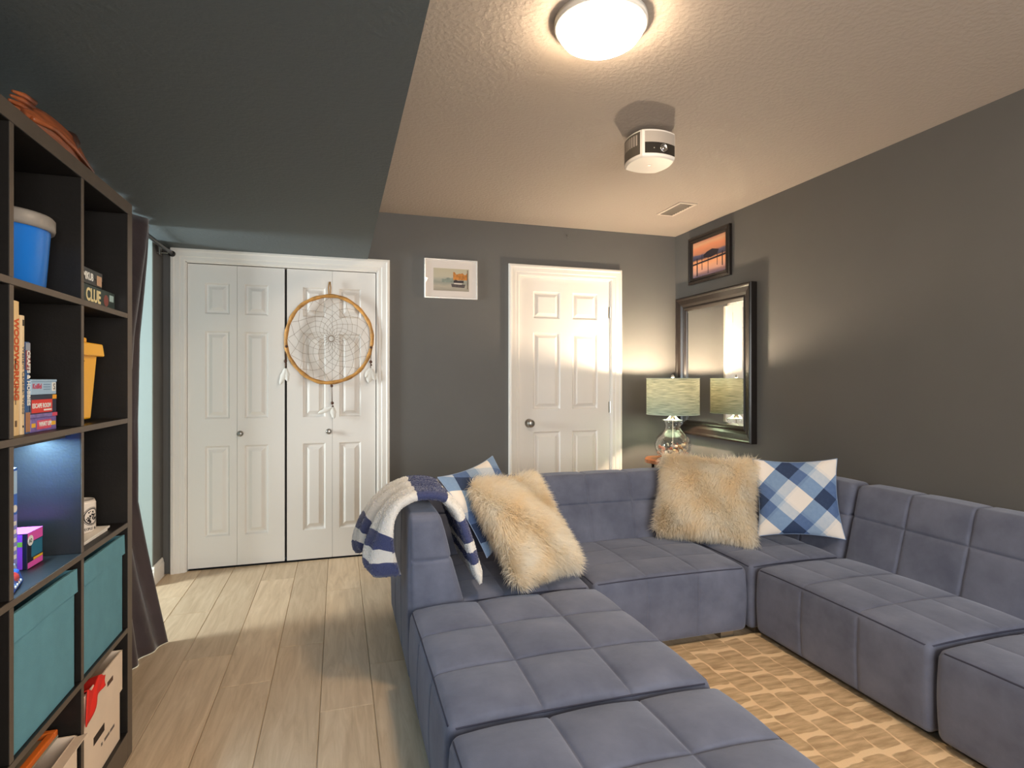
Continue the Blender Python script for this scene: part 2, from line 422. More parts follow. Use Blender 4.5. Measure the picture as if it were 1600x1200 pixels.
panel_door(MB(), DW, DH, [(a, b, z0, z1) for (a, b) in cols for (z0, z1) in ((.22, .845), (1.02, 1.625), (1.735, 1.948))], .04, .013).build('door_slab', M_DOOR, d3)
kb = MB(); kb.lathe([(.034, 0), (.033, .006), (.014, .012), (.013, .03), (.026, .038), (.031, .05), (.028, .062), (.012, .066), (0, .066)], 24, (.078, 0, .915), 'y').build('knob', M_STEEL, d3, True)
for z in (1.80, 1.03, .25):
    h = MB().box((DW - .012, -.003, z - .045), (DW + .002, .0, z + .045)); h.tube([(DW + .003, -.006, z - .048), (DW + .003, -.006, z + .048)], .0065, 10)
    h.build('hinge', M_STEEL, d3)
# small hook high on the back wall
hk = MB(); hk.tube([(0, 0, .012), (0, -.012, .008), (0, -.022, 0), (.002, -.022, -.010), (.006, -.014, -.016), (.008, -.010, -.010)], .0022, 6)
tag(hk.build('wall_hook', M_STEEL, None, True, (1.73, YB, 2.40)), 'tiny metal hook high on the charcoal wall above the door', 'hook')

# ------------------------------------------------------------------ sectional sofa
SEAT_H, BASE = .345, .035
def groove(d, wd=.006): return math.exp(-(d / wd) ** 2)
def thirds(L): return (L / 3, 2 * L / 3)
def make_seat(wd, dp, parent, puff=.016):
    size = (wd, dp, SEAT_H - BASE); r = .026; soft = puff < .012
    def sn(t): return math.sin(PI * min(max(t, 0), 1)) ** .6
    def dm(x, y): return sn(x / wd) * (.35 + .65 * sn(y / dp)) if abs(y / dp - .5) > abs(x / wd - .5) else sn(y / dp) * (.35 + .65 * sn(x / wd))
    sx, sy = thirds(wd), thirds(dp)
    def disp(p, n):
        x, y, z = p
        top = max(0, n.z); side = max(abs(n.x), abs(n.y))
        gx = min(abs(x - s) for s in sx); gy = min(abs(y - s) for s in sy)
        if top > .25:
            cx = abs(math.sin(PI * x / wd * 3)) ** .75; cy = abs(math.sin(PI * y / dp * 3)) ** .75
            dome = dm(x, y)
            z += top * (puff * cx * cy + .022 * dome - (.12 * puff + .0022) * max(groove(gx, .005), (.35 if soft else 1) * groove(gy, .005)))
        else:
            g = 0; hz = min(z, size[2] - z)
            if abs(n.y) > .8: g = groove(gx)
            if abs(n.x) > .8: g = groove(gy)
            b = .008 * math.sin(PI * min(max(z / size[2], 0), 1))
            x += n.x * (b - .0055 * g); y += n.y * (b - .0055 * g)
        return Vector((x, y, z))
    mb = rbox(MB(), size, r, (sx, sy, ()), (16, 16, 8), disp)
    mb.xform(Matrix.Translation((0, 0, BASE)))
    s = mb.build('seat', M_SOFA, parent, True)
    # stitched welt round the top edge
    q = .0076; pts = []
    for (ax, ay, bx, by) in ((r, q, wd - r, q), (wd - q, r, wd - q, dp - r), (wd - r, dp - q, r, dp - q), (q, dp - r, q, r)):
        for i in range(9): pts.append((ax + (bx - ax) * i / 8, ay + (by - ay) * i / 8, SEAT_H - .0076 + .0055 * sn(i / 8)))
    MB().tube([(x, y, z + .001) for x, y, z in pts], .0032, 6, True).build('piping', M_SEAM, s, True)
    return s
def make_back(wd, parent, x0, y0, rz=0, name='backrest', bt=.235, tt=.125, hh=.715, rows=.555, seams=True):
    """wedge back: front face at local y=0 (leans away), rear face at y=bt; width along x"""
    size = (wd, bt, hh - BASE); r = .03
    sx = thirds(wd) if seams else ()
    zr = rows - BASE
    def disp(p, n):
        x, y, z = p
        t = min(max((z + BASE - .30) / (hh - .30), 0), 1)
        gx = min([abs(x - s) for s in sx] + [9])
        f = max(0, -n.y); k = 0
        if f > .5 or n.z > .4:
            a = abs(math.sin(PI * x / wd * (3 if sx else 1))) ** .5
            zz = z / zr if z < zr else (z - zr) / (size[2] - zr)
            b = abs(math.sin(PI * min(max(zz, 0), 1))) ** .6
            if f > .5: k = .007 * a * b - .0065 * max(groove(gx), groove(z - zr))
            if n.z > .4: z += n.z * (.004 * a - .004 * groove(gx))
        elif n.y > .8: k = .006 * math.sin(PI * min(max(z / size[2], 0), 1)) - .006 * groove(gx)
        elif abs(n.x) > .8:
            x += n.x * (.010 * math.sin(PI * min(max(y / bt, 0), 1)) - .007 * groove(z - zr))
        y2 = bt - (bt - y) * (1 - (1 - tt / bt) * t)
        y2 += n.y * k
        return Vector((x, y2, z))
    mb = rbox(MB(), size, r, (sx, (), (zr,)), (16, 6, 12), disp)
    mb.xform(Matrix.Translation((x0, y0, BASE)) @ Matrix.Rotation(rz, 4, 'Z'))
    return mb.build(name, M_SOFA, parent, True)
M_FOOT = mat('sofa_foot_metal', (150, 140, 124), .35, .7)
def feet(parent, wd, dp, fy=.065):
    for x in (.05, wd - .13):
        for y in (fy, dp - .12):
            MB().box((x, y, 0), (x + .075, y + .06, BASE + .012)).build('foot', M_FOOT, parent, bevel=.003)
def module(name, label, loc, rz, wd, dp, back=True, side=None):
    t = thing(name, label, 'sofa module', loc, rz, 'modules of the sectional sofa')
    bt = .235
    sd = dp - (bt - .03 if back else 0); sw = wd
    s0 = 0
    if side == 'left': s0 = bt - .03; sw = wd - s0
    if side == 'right': sw = wd - bt + .03
    st = make_seat(sw, sd, t, .007 if back else .024)
    st.location = (s0, 0, 0)
    if back:
        if side == 'left':
            make_back(wd - .115, t, .115, dp - bt); make_back(dp, t, bt, 0, PI / 2, 'side_backrest', rows=.53)
        elif side == 'right':
            make_back(wd - .115, t, 0, dp - bt); make_back(dp - .0, t, wd - bt, dp, -PI / 2, 'side_backrest')
        else: make_back(wd, t, 0, dp - bt)
    feet(t, wd, dp, .028 if rz == 0 else .065)
    return t
g = .004
module('sofa_corner', 'slate blue sofa corner seat with a striped throw over its arm', (.272, 2.31, 0), 0, .80, .83, True, 'left')
module('armless_sofa', 'armless slate blue sofa seat with a bare backrest facing the rug', (1.092, 2.33, 0), 0, .82, .81)
module('sofa_corner', 'slate blue sofa corner seat below the lamp, crowded with cushions', (1.932, 2.33, 0), 0, .77, .81, True, 'right')
module('sofa_ottoman', 'tufted slate blue sofa ottoman adjoining the corner seat with the throw', (.272, 1.475, 0), 0, .815, .815, False)
module('sofa_ottoman', 'tufted slate blue sofa ottoman, the one farther from the throw', (.272, .64, 0), 0, .815, .815, False)
module('armless_sofa', 'slate blue sofa seat with backrest against the right wall, beside the cushions', (1.945, 2.309, 0), -PI / 2, .854, .765)
module('armless_sofa', 'slate blue sofa seat against the right wall, farther from the cushions', (1.945, 1.435, 0), -PI / 2, .85, .765)

# ------------------------------------------------------------------ cushions and throw
def pillow_mesh(wd, ht, th, n=28, pinch=.035, rnd=.5, wob=0.0, seed=0):
    rs = random.Random(seed); ph = [rs.uniform(0, 6) for _ in range(6)]
    vs = []; uv = []; fs = []
    def prof(u, v): return (max(0, 1 - abs(u) ** 2.6) * max(0, 1 - abs(v) ** 2.6)) ** rnd
    for side in (1, -1):
        for j in range(n + 1):
            for i in range(n + 1):
                u, v = math.sin((2 * i / n - 1) * PI / 2) , math.sin((2 * j / n - 1) * PI / 2)
                x = u * wd / 2 * (1 - pinch * 2 * (1 - v * v)); y = v * ht / 2 * (1 - pinch * 2 * (1 - u * u))
                z = side * th / 2 * prof(u, v)
                z += wob * (math.sin(4 * u + ph[0] + 2 * v) + math.sin(5 * v + ph[1] - 3 * u)) * prof(u, v)
                vs.append((x, y, z)); uv.append((u * wd / 2, v * ht / 2))
    st = (n + 1) ** 2
    for j in range(n):
        for i in range(n):
            a = j * (n + 1) + i
            fs.append((a, a + 1, a + n + 2, a + n + 1)); fs.append((st + a, st + a + n + 1, st + a + n + 2, st + a + 1))
    return vs, fs, uv
def pose(c, a, b, roll=0):
    a = Vector(a).normalized(); b = Vector(b); b = (b - a * a.dot(b)).normalized(); n = a.cross(b)
    if roll:
        q = math.radians(roll); a, b = a * math.cos(q) + b * math.sin(q), b * math.cos(q) - a * math.sin(q)
    return Matrix(((a.x, b.x, n.x, c[0]), (a.y, b.y, n.y, c[1]), (a.z, b.z, n.z, c[2]), (0, 0, 0, 1)))
def strands(vs, fs, count, ln, wd, comb, flop, uv=None, seed=1, droop=.25):
    """thin tapering locks of fur rooted on a surface -> MB"""
    rng = np.random.default_rng(seed)
    V = np.array(vs); tri = []
    for f in fs:
        tri.append((f[0], f[1], f[2]))
        if len(f) == 4: tri.append((f[0], f[2], f[3]))
    T = np.array(tri); A, B, C = V[T[:, 0]], V[T[:, 1]], V[T[:, 2]]
    N = np.cross(B - A, C - A); ar = np.linalg.norm(N, axis=1); N = N / (ar[:, None] + 1e-12)
    k = rng.choice(len(T), count, p=ar / ar.sum())
    r1 = np.sqrt(rng.random(count)); r2 = rng.random(count)
    w0, w1, w2 = 1 - r1, r1 * (1 - r2), r1 * r2
    P = A[k] * w0[:, None] + B[k] * w1[:, None] + C[k] * w2[:, None]
    n = N[k]
    # combed direction field with curls
    f = 17.0
    fld = np.stack([np.sin(P[:, 1] * f + 3 * np.sin(P[:, 0] * 9) + 1), np.sin(P[:, 0] * f * 1.1 + 2.5 * np.sin(P[:, 1] * 8) + 2), np.sin((P[:, 0] + P[:, 1]) * f * .8)], 1)
    d = n * (1 - flop) + flop * (fld * .55 + np.array(comb)) + rng.normal(0, .20, (count, 3))
    dn = np.sum(d * n, 1); d += n * np.maximum(0, .22 - dn)[:, None]
    d /= np.linalg.norm(d, axis=1)[:, None]
    L = ln * rng.uniform(.65, 1.15, count)[:, None]
    g = np.array(comb); g = g / (np.linalg.norm(g) + 1e-9)
    mid = P + d * L * .55; d2 = d + g * droop * 2; d2 /= np.linalg.norm(d2, axis=1)[:, None]; tip = mid + d2 * L * .5
    s = np.cross(d, n) + .12 * np.cross(d, rng.normal(0, 1, (count, 3))); s /= np.linalg.norm(s, axis=1)[:, None]; s *= wd / 2
    s *= np.where(np.sum(np.cross(s, d) * n, 1) < 0, -1.0, 1.0)[:, None]
    base = P - n * .002
    vv = np.stack([base - s, base + s, mid + s * .8, mid - s * .8, tip], 1).reshape(-1, 3)
    mb = MB(); mb.v = [tuple(x) for x in vv.tolist()]
    mb.f = [q for i in range(count) for q in ((5 * i, 5 * i + 1, 5 * i + 2, 5 * i + 3), (5 * i + 3, 5 * i + 2, 5 * i + 4))]
    if uv is not None:
        U = np.array(uv); u = U[T[k, 0]] * w0[:, None] + U[T[k, 1]] * w1[:, None] + U[T[k, 2]] * w2[:, None]
        mb.uv = [tuple(x) for x in np.repeat(u, 5, axis=0).tolist()]
    else: mb.uv = [(0, 0)] * len(mb.v)
    return mb
def make_fur_mat():
    m, nt, b = newmat('sheepskin_fur'); L = nt.links.new
    tc = nd(nt, 'ShaderNodeTexCoord')
    n = nd(nt, 'ShaderNodeTexNoise'); n.inputs['Scale'].default_value = 9; n.inputs['Detail'].default_value = 4; L(tc.outputs['Object'], n.inputs['Vector'])
    cr = nd(nt, 'ShaderNodeValToRGB'); e = cr.color_ramp.elements
    e[0].position = .3; e[0].color = (*lin((255, 243, 220)), 1); e[1].position = .65; e[1].color = (*lin((255, 251, 242)), 1)
    L(n.outputs['Fac'], cr.inputs[0]); L(cr.outputs[0], b.inputs['Base Color'])
    b.inputs['Roughness'].default_value = .75; b.inputs['Specular IOR Level'].default_value = .15
    tr = nd(nt, 'ShaderNodeBsdfTranslucent'); L(cr.outputs[0], tr.inputs[0])
    ms = nd(nt, 'ShaderNodeMixShader'); ms.inputs[0].default_value = .55; L(b.outputs[0], ms.inputs[1]); L(tr.outputs[0], ms.inputs[2]); L(ms.outputs[0], nt.nodes['Material Output'].inputs[0])
    return m
M_FUR = make_fur_mat()
def fur_pillow(label, Mx, wd, ht, th, comb, seed):
    vs, fs, uv = pillow_mesh(wd, ht, th, 26, .055, .45, .006, seed)
    t = thing('sheepskin_pillow', label, 'pillow', group='sheepskin pillows on the sofa')
    t.matrix_world = Mx
    MB().add(vs, fs, uv).build('cover', M_FUR, t, True)
    f = strands(vs, fs, 42000, .055, .0030, comb, .55, uv, seed, .3).build('fur', M_FUR, t)
    f['kind'] = 'stuff'
    return t
PA, PB_ = (.39, .24, .01), (-.115, .30, .40)
fur_pillow('cream sheepskin pillow slumped beside the striped throw', pose((.815, 2.47, .60), PA, PB_, -4), .40, .49, .15, (.15, -.5, .1), 3)
fur_pillow('cream sheepskin pillow in the corner below the lamp', pose((1.985, 2.760, .60), (.47, -.364, 0), (.137, .165, .43), -2), .52, .46, .15, (0, -.5, .1), 5)

def make_plaid(name, ang, k=1.0):
    m, nt, b = newmat(name); L = nt.links.new
    uv = nd(nt, 'ShaderNodeUVMap'); mp = nd(nt, 'ShaderNodeMapping'); mp.inputs['Rotation'].default_value = (0, 0, math.radians(ang)); mp.inputs['Scale'].default_value = (k, k, k); mp.inputs['Location'].default_value = (.03, .05, 0)
    L(uv.outputs[0], mp.inputs[0]); sp = nd(nt, 'ShaderNodeSeparateXYZ'); L(mp.outputs[0], sp.inputs[0])
    outs = []
    for ax in (0, 1):
        ms = nd(nt, 'ShaderNodeMath', operation='MULTIPLY'); ms.inputs[1].default_value = 1 / .255; L(sp.outputs[ax], ms.inputs[0])
        fr = nd(nt, 'ShaderNodeMath', operation='FRACT'); L(ms.outputs[0], fr.inputs[0])
        cr = nd(nt, 'ShaderNodeValToRGB'); cr.color_ramp.interpolation = 'CONSTANT'; e = cr.color_ramp.elements
        e[0].position = 0; e[0].color = (0, 0, 0, 1); e[1].position = .38; e[1].color = (1, 1, 1, 1)
        for p, v in ((.72, .42), (.94, .12)):
            x = e.new(p); x.color = (v, v, v, 1)
        L(fr.outputs[0], cr.inputs[0]); outs.append(cr)
    ad = nd(nt, 'ShaderNodeMath', operation='ADD'); L(outs[0].outputs[0], ad.inputs[0]); L(outs[1].outputs[0], ad.inputs[1])
    n = nd(nt, 'ShaderNodeTexNoise'); n.inputs['Scale'].default_value = 60; L(uv.outputs[0], n.inputs['Vector'])
    a2 = nd(nt, 'ShaderNodeMath', operation='MULTIPLY_ADD'); a2.inputs[1].default_value = .18; L(n.outputs['Fac'], a2.inputs[0]); L(ad.outputs[0], a2.inputs[2])
    dv = nd(nt, 'ShaderNodeMath', operation='MULTIPLY_ADD'); dv.inputs[1].default_value = .5; dv.inputs[2].default_value = -.045; L(a2.outputs[0], dv.inputs[0])
    cr = nd(nt, 'ShaderNodeValToRGB'); e = cr.color_ramp.elements
    e[0].position = .03; e[0].color = (*lin((240, 232, 224)), 1); e[1].position = 1; e[1].color = (*lin((44, 62, 96)), 1)
    for p, c in ((.26, (178, 194, 212)), (.5, (126, 154, 190)), (.72, (84, 110, 156))):
        x = e.new(p); x.color = (*lin(c), 1)
    L(dv.outputs[0], cr.inputs[0]); L(cr.outputs[0], b.inputs['Base Color']); b.inputs['Roughness'].default_value = .85
    return m
def plaid_pillow(label, Mx, m, s=.45, th=.13, seed=1):
    vs, fs, uv = pillow_mesh(s, s, th, 30, .05, .55, .006, seed)
    t = thing('plaid_pillow', label, 'pillow', group='blue plaid pillows on the sofa'); t.matrix_world = Mx
    MB().add(vs, fs, uv).build('cover', m, t, True)
    # sewn edge
    n = 30; ed = []
    N = n + 1
    ring = [i for i in range(N)] + [j * N + n for j in range(1, N)] + [n * N + i for i in range(n - 1, -1, -1)] + [j * N for j in range(n - 1, 0, -1)]
    MB().tube([vs[i] for i in ring], .0022, 5, True).build('edge_seam', mat('plaid_edge', (150, 172, 205), .85), t, True)
    return t
plaid_pillow('blue and white plaid pillow beside the sheepskin by the right backrest', pose((2.372, 2.497, .625), (.36, -.28, .0), (.09, .09, .46), 3), make_plaid('plaid_blue_a', 43), .42, .085, 2)
plaid_pillow('blue and white plaid pillow almost hidden behind the corner sheepskin', pose((2.105, 2.865, .595), (.90, -.50, .02), (.06, .10, .43), 0), make_plaid('plaid_blue_b', 5), .42, .075, 4)
plaid_pillow('blue and white plaid pillow tucked between the throw and a sheepskin', pose((.692, 2.635, .675), (.35, .25, .03), (-.13, .27, .40), 4), make_plaid('plaid_blue_c', 20), .42, .08, 6)

def make_throw_mat():
    m, nt, b = newmat('throw_plush'); L = nt.links.new
    uv = nd(nt, 'ShaderNodeUVMap'); sp = nd(nt, 'ShaderNodeSeparateXYZ')
    n = nd(nt, 'ShaderNodeTexNoise'); n.inputs['Scale'].default_value = 7; L(uv.outputs[0], n.inputs['Vector'])
    vm = nd(nt, 'ShaderNodeMix', data_type='VECTOR'); vm.inputs[0].default_value = .035
    L(uv.outputs[0], vm.inputs[4]); L(n.outputs['Color'], vm.inputs[5]); L(vm.outputs[1], sp.inputs[0])
    # bands along the length of the throw (u), interrupted in width (v)
    cr = nd(nt, 'ShaderNodeValToRGB'); cr.color_ramp.interpolation = 'CONSTANT'; e = cr.color_ramp.elements
    e[0].position = 0; e[0].color = (1, 1, 1, 1); e[1].position = .085; e[1].color = (0, 0, 0, 1)
    for p, v in ((.135, 1), (.20, 0), (.43, 1), (.585, 0), (.70, 1), (.80, 0), (.835, 1), (.88, 0)):
        x = e.new(p); x.color = (v, v, v, 1)
    L(sp.outputs[0], cr.inputs[0])
    c = nd(nt, 'ShaderNodeMix', data_type='RGBA'); L(cr.outputs[0], c.inputs[0]); c.inputs[6].default_value = (*lin((236, 232, 226)), 1); c.inputs[7].default_value = (*lin((64, 72, 116)), 1)
    L(c.outputs[2], b.inputs['Base Color']); b.inputs['Roughness'].default_value = .9
    b.inputs['Sheen Weight'].default_value = .4
    return m
M_THROW = make_throw_mat()
def throw():
    # section of the arm in x-z (local to world), from outside hem over the top to the inner hem
    sec = [(.135, .49), (.128, .545), (.145, .61), (.185, .68), (.240, .735), (.300, .765), (.36, .768), (.415, .760), (.462, .715), (.490, .64), (.515, .56), (.535, .48), (.556, .415)]
    P = []
    for i in range(len(sec) - 1):
        for k in range(4):
            t = k / 4; P.append(tuple(sec[i][q] * (1 - t) + sec[i + 1][q] * t for q in (0, 1)))
    P.append(sec[-1]); ns = len(P); nt_ = 22
    for _ in range(2): P = [P[0]] + [tuple((P[i - 1][q] + 2 * P[i][q] + P[i + 1][q]) / 4 for q in (0, 1)) for i in range(1, ns - 1)] + [P[-1]]
    top = []; bot = []; uv = []
    for i, (x, z) in enumerate(P):
        s = i / (ns - 1)
        ta = Vector((P[min(i + 1, ns - 1)][0] - P[max(i - 1, 0)][0], P[min(i + 1, ns - 1)][1] - P[max(i - 1, 0)][1])).normalized()
        nx, nz = -ta.y, ta.x
        y0 = 2.312 + .02 * math.sin(5 * s) + (.05 * max(0, (.2 - s) / .2)); y1 = 2.78 - .16 * max(0, (.35 - s) / .35) - .10 * s
        for j in range(nt_ + 1):
            t = j / nt_; y = y0 + (y1 - y0) * t
            hang = max(0, 1 - s / .38)
            fold = .024 * math.sin(t * 9 + 2.2 * s) * (.35 + hang) + .010 * math.sin(t * 21 + 5 * s)
            lift = fold * (.45 + .8 * hang) + .012
            hug = (1 - min(t / .45, 1)) ** 1.5; xx = x + hug * hang ** .5 * max(0, .252 - x)
            e = min(t, 1 - t, 1) ; es = min(s, 1 - s)
            th = .040 * min(1, (e / .10)) ** .5 * min(1, (es / .05)) ** .5 + .003
            if s > .6: lift *= .4
            top.append((xx + nx * (lift + th / 2 + .008), y, z + nz * (lift + th / 2 + .008) - .03 * hang * math.sin(t * 5 + 1)))
            bot.append((xx + nx * (lift * .6 - th / 4), y, z + nz * (lift * .6 - th / 4) - .03 * hang * math.sin(t * 5 + 1)))
            uv.append((s, t))
    W = nt_ + 1; off = len(top); fs = []
    for i in range(ns - 1):
        for j in range(nt_):
            a = i * W + j
            fs.append((a, a + W, a + W + 1, a + 1)); fs.append((off + a, off + a + 1, off + a + W + 1, off + a + W))
    for i in range(ns - 1):
        a = i * W; fs.append((a, off + a, off + a + W, a + W)); a += nt_; fs.append((a, a + W, off + a + W, off + a))
    for j in range(nt_):
        fs.append((j, j + 1, off + j + 1, off + j)); a = (ns - 1) * W + j; fs.append((a, off + a, off + a + 1, a + 1))
    fs = [tuple(reversed(f)) for f in fs]
    vs = top + bot
    t = thing('throw_blanket', 'plush navy and white striped throw draped over the sofa arm', 'blanket')
    MB().add(vs, fs, uv + uv).build('throw_cloth', M_THROW, t, True)
    nm = strands(vs, fs, 26000, .014, .003, (0, 0, -.4), .35, uv + uv, 9, .2).build('pile', M_THROW, t); nm['kind'] = 'stuff'
throw()

# ------------------------------------------------------------------ rug
def make_rug_mat():
    m, nt, b = newmat('rug_stone_pattern'); L = nt.links.new
    def mth(op, x, y=None, z=None):
        n = nd(nt, 'ShaderNodeMath', operation=op)
        for i, v in enumerate((x, y, z)):
            if v is None: continue
            if isinstance(v, (int, float)): n.inputs[i].default_value = v
            else: L(v, n.inputs[i])
        return n.outputs[0]
    tc = nd(nt, 'ShaderNodeTexCoord'); n = nd(nt, 'ShaderNodeTexNoise'); n.inputs['Scale'].default_value = 5; n.inputs['Detail'].default_value = 2; L(tc.outputs['Object'], n.inputs['Vector'])
    vm = nd(nt, 'ShaderNodeMix', data_type='VECTOR'); vm.inputs[0].default_value = .055; L(tc.outputs['Object'], vm.inputs[4]); L(n.outputs['Color'], vm.inputs[5])
    sp = nd(nt, 'ShaderNodeSeparateXYZ'); L(vm.outputs[1], sp.inputs[0])
    RW = .098
    xr = mth('DIVIDE', sp.outputs[0], RW); row = mth('FLOOR', xr); fx = mth('FRACT', xr)
    ex = mth('MULTIPLY', mth('MINIMUM', fx, mth('SUBTRACT', 1.0, fx)), RW)
    w_ = mth('MULTIPLY_ADD', sp.outputs[1], 6.2, mth('MULTIPLY', row, 17.37))
    v = nd(nt, 'ShaderNodeTexVoronoi', feature='DISTANCE_TO_EDGE'); v.voronoi_dimensions = '1D'; v.inputs['Scale'].default_value = 1; v.inputs['Randomness'].default_value = .9; L(w_, v.inputs['W'])
    ey = mth('DIVIDE', v.outputs['Distance'], 6.2)
    ax = mth('MAXIMUM', mth('ADD', ex, .009), .0005); ay = mth('MAXIMUM', mth('SUBTRACT', ey, .001), .0005)
    f = mth('POWER', mth('ADD', mth('POWER', ax, -2.0), mth('POWER', ay, -2.0)), -.5)
    nz = nd(nt, 'ShaderNodeTexNoise'); nz.inputs['Scale'].default_value = 14; L(tc.outputs['Object'], nz.inputs['Vector'])
    f = mth('ADD', f, mth('MULTIPLY_ADD', nz.outputs['Fac'], -.016, .008))
    st = nd(nt, 'ShaderNodeMapRange'); st.inputs['From Min'].default_value = .0095; st.inputs['From Max'].default_value = .0125; L(f, st.inputs['Value'])
    n2 = nd(nt, 'ShaderNodeTexNoise'); n2.inputs['Scale'].default_value = 3; n2.inputs['Detail'].default_value = 5
    mp2 = nd(nt, 'ShaderNodeMapping'); mp2.inputs['Scale'].default_value = (3, 16, 1); L(tc.outputs['Object'], mp2.inputs[0]); L(mp2.outputs[0], n2.inputs['Vector'])
    cr = nd(nt, 'ShaderNodeValToRGB'); e = cr.color_ramp.elements
    e[0].position = .34; e[0].color = (*lin((182, 150, 112)), 1); e[1].position = .66; e[1].color = (*lin((222, 190, 148)), 1); L(n2.outputs['Fac'], cr.inputs[0])
    mx = nd(nt, 'ShaderNodeMix', data_type='RGBA'); L(st.outputs[0], mx.inputs[0]); mx.inputs[6].default_value = (*lin((246, 214, 170)), 1); L(cr.outputs[0], mx.inputs[7])
    L(mx.outputs[2], b.inputs['Base Color']); b.inputs['Roughness'].default_value = .95
    n3 = nd(nt, 'ShaderNodeTexNoise'); n3.inputs['Scale'].default_value = 420; L(tc.outputs['Object'], n3.inputs['Vector'])
    ad = mth('MULTIPLY_ADD', st.outputs[0], -.6, n3.outputs['Fac'])
    bp = nd(nt, 'ShaderNodeBump'); bp.inputs['Strength'].default_value = .5; bp.inputs['Distance'].default_value = .003; L(ad, bp.inputs['Height']); L(bp.outputs[0], b.inputs['Normal'])
    return m
rug = thing('area_rug', 'beige area rug with a brown river stone pattern amid the sofa', 'rug', (1.06, .25, 0))
MB().box((0, 0, 0), (.935, 2.1, .009)).build('rug_pile', make_rug_mat(), rug, bevel=.003)
bd = MB().box((0, 0, 0), (.935, .006, .0095)).box((0, 2.094, 0), (.935, 2.1, .0095)).box((.929, .006, 0), (.935, 2.094, .0095)).box((0, .006, 0), (.006, 2.094, .0095))
bd.build('binding', mat('rug_binding', (196, 168, 126), .9), rug)

# ------------------------------------------------------------------ pictures and mirror
def frame_sweep(prof, w2, h2):
    """mitred frame in the x-z plane facing -y; prof = (inset from outer edge, depth) list"""
    n = len(prof); vs = []
    for (sx, sz) in ((-1, -1), (1, -1), (1, 1), (-1, 1)):
        for (i, d) in prof: vs.append((sx * (w2 - i), -d, sz * (h2 - i)))
    fs = []
    for c in range(4):
        e = (c + 1) % 4
        for k in range(n - 1): fs.append((c * n + k, c * n + k + 1, e * n + k + 1, e * n + k))
    return MB().add(vs, [tuple(reversed(f)) for f in fs])
def flat(mb, x0, x1, z0, z1, y): return mb.add([(x0, y, z0), (x1, y, z0), (x1, y, z1), (x0, y, z1)], [(0, 1, 2, 3)], [(0, 0), (1, 0), (1, 1), (0, 1)])
def ramp_art(name, stops, nscale=6, namt=.12, horiz=(1, 1), rough=.5):
    m, nt, b = newmat(name); L = nt.links.new
    uv = nd(nt, 'ShaderNodeUVMap'); sp = nd(nt, 'ShaderNodeSeparateXYZ'); L(uv.outputs[0], sp.inputs[0])
    mp = nd(nt, 'ShaderNodeMapping'); mp.inputs['Scale'].default_value = (horiz[0], horiz[1], 1); L(uv.outputs[0], mp.inputs[0])
    n = nd(nt, 'ShaderNodeTexNoise'); n.inputs['Scale'].default_value = nscale; n.inputs['Detail'].default_value = 6; L(mp.outputs[0], n.inputs['Vector'])
    a = nd(nt, 'ShaderNodeMath', operation='MULTIPLY_ADD'); a.inputs[1].default_value = namt * 2; L(n.outputs['Fac'], a.inputs[0]); L(sp.outputs[1], a.inputs[2])
    s2 = nd(nt, 'ShaderNodeMath', operation='SUBTRACT'); s2.inputs[1].default_value = namt; L(a.outputs[0], s2.inputs[0])
    cr = nd(nt, 'ShaderNodeValToRGB'); e = cr.color_ramp.elements
    e[0].position = stops[0][0]; e[0].color = (*lin(stops[0][1]), 1); e[1].position = stops[-1][0]; e[1].color = (*lin(stops[-1][1]), 1)
    for p, c in stops[1:-1]:
        x = e.new(p); x.color = (*lin(c), 1)
    L(s2.outputs[0], cr.inputs[0]); L(cr.outputs[0], b.inputs['Base Color']); b.inputs['Roughness'].default_value = rough
    return m
# white framed watercolour on the back wall
p = thing('framed_picture', 'small white framed harbour watercolour between closet and door', 'picture', (.802, YB, 2.012))
w2, h2 = .200, .146
frame_sweep([(0, 0), (0, .018), (.002, .020), (.007, .020), (.009, .012), (.009, .006)], w2, h2).build('frame', mat('frame_silver_white', (226, 226, 226), .25, .35), p)
flat(MB(), -w2 + .008, w2 - .008, -h2 + .008, h2 - .008, -.010).build('mat_board', mat('mat_board_white', (240, 232, 226), .7), p)
art = flat(MB(), -.132, .136, -.088, .078, -.0106).build('painting', ramp_art('watercolour', [(0, (168, 160, 146)), (.2, (196, 188, 170)), (.38, (164, 166, 154)), (.5, (182, 182, 168)), (.62, (206, 200, 180)), (1, (204, 196, 170))], 5, .10, (1, 2.5), .7), p)
def blob(name, m, pts, y, parent):
    n = len(pts); return MB().add([(x, y, z) for x, z in pts], [tuple(range(n))]).build(name, m, parent)
def jag(x0, x1, z0, z1, n, sd):
    r = random.Random(sd); up = [(x1 - (x1 - x0) * i / n, z1 - r.random() * (z1 - z0) * .4) for i in range(n + 1)]
    return [(x0, z0), (x1, z0)] + up
blob('autumn_trees', mat('art_orange', (208, 138, 62), .8, var=.3, vscale=60), jag(.015, .122, -.005, .055, 9, 1), -.0110, art)
blob('boat_hull', mat('art_slate', (92, 84, 84), .8, var=.3, vscale=80), [(.005, -.058), (.10, -.062), (.108, -.036), (.0, -.034)], -.0112, art)
blob('boat_cabin', mat('art_dark', (66, 56, 58), .8), jag(.018, .095, -.026, -.004, 7, 3), -.0113, art)
blob('hill', mat('art_green_grey', (150, 160, 150), .8, var=.2, vscale=50), jag(-.07, .02, -.025, .012, 8, 4), -.0109, art)
blob('boat_deck', mat('art_white', (232, 222, 212), .8), [(.02, -.036), (.08, -.038), (.085, -.028), (.025, -.026)], -.0114, art)
MB().box((.121, -.0113, -.07), (.127, -.0108, .072)).build('mast', mat('art_brown', (110, 92, 76), .8), art)
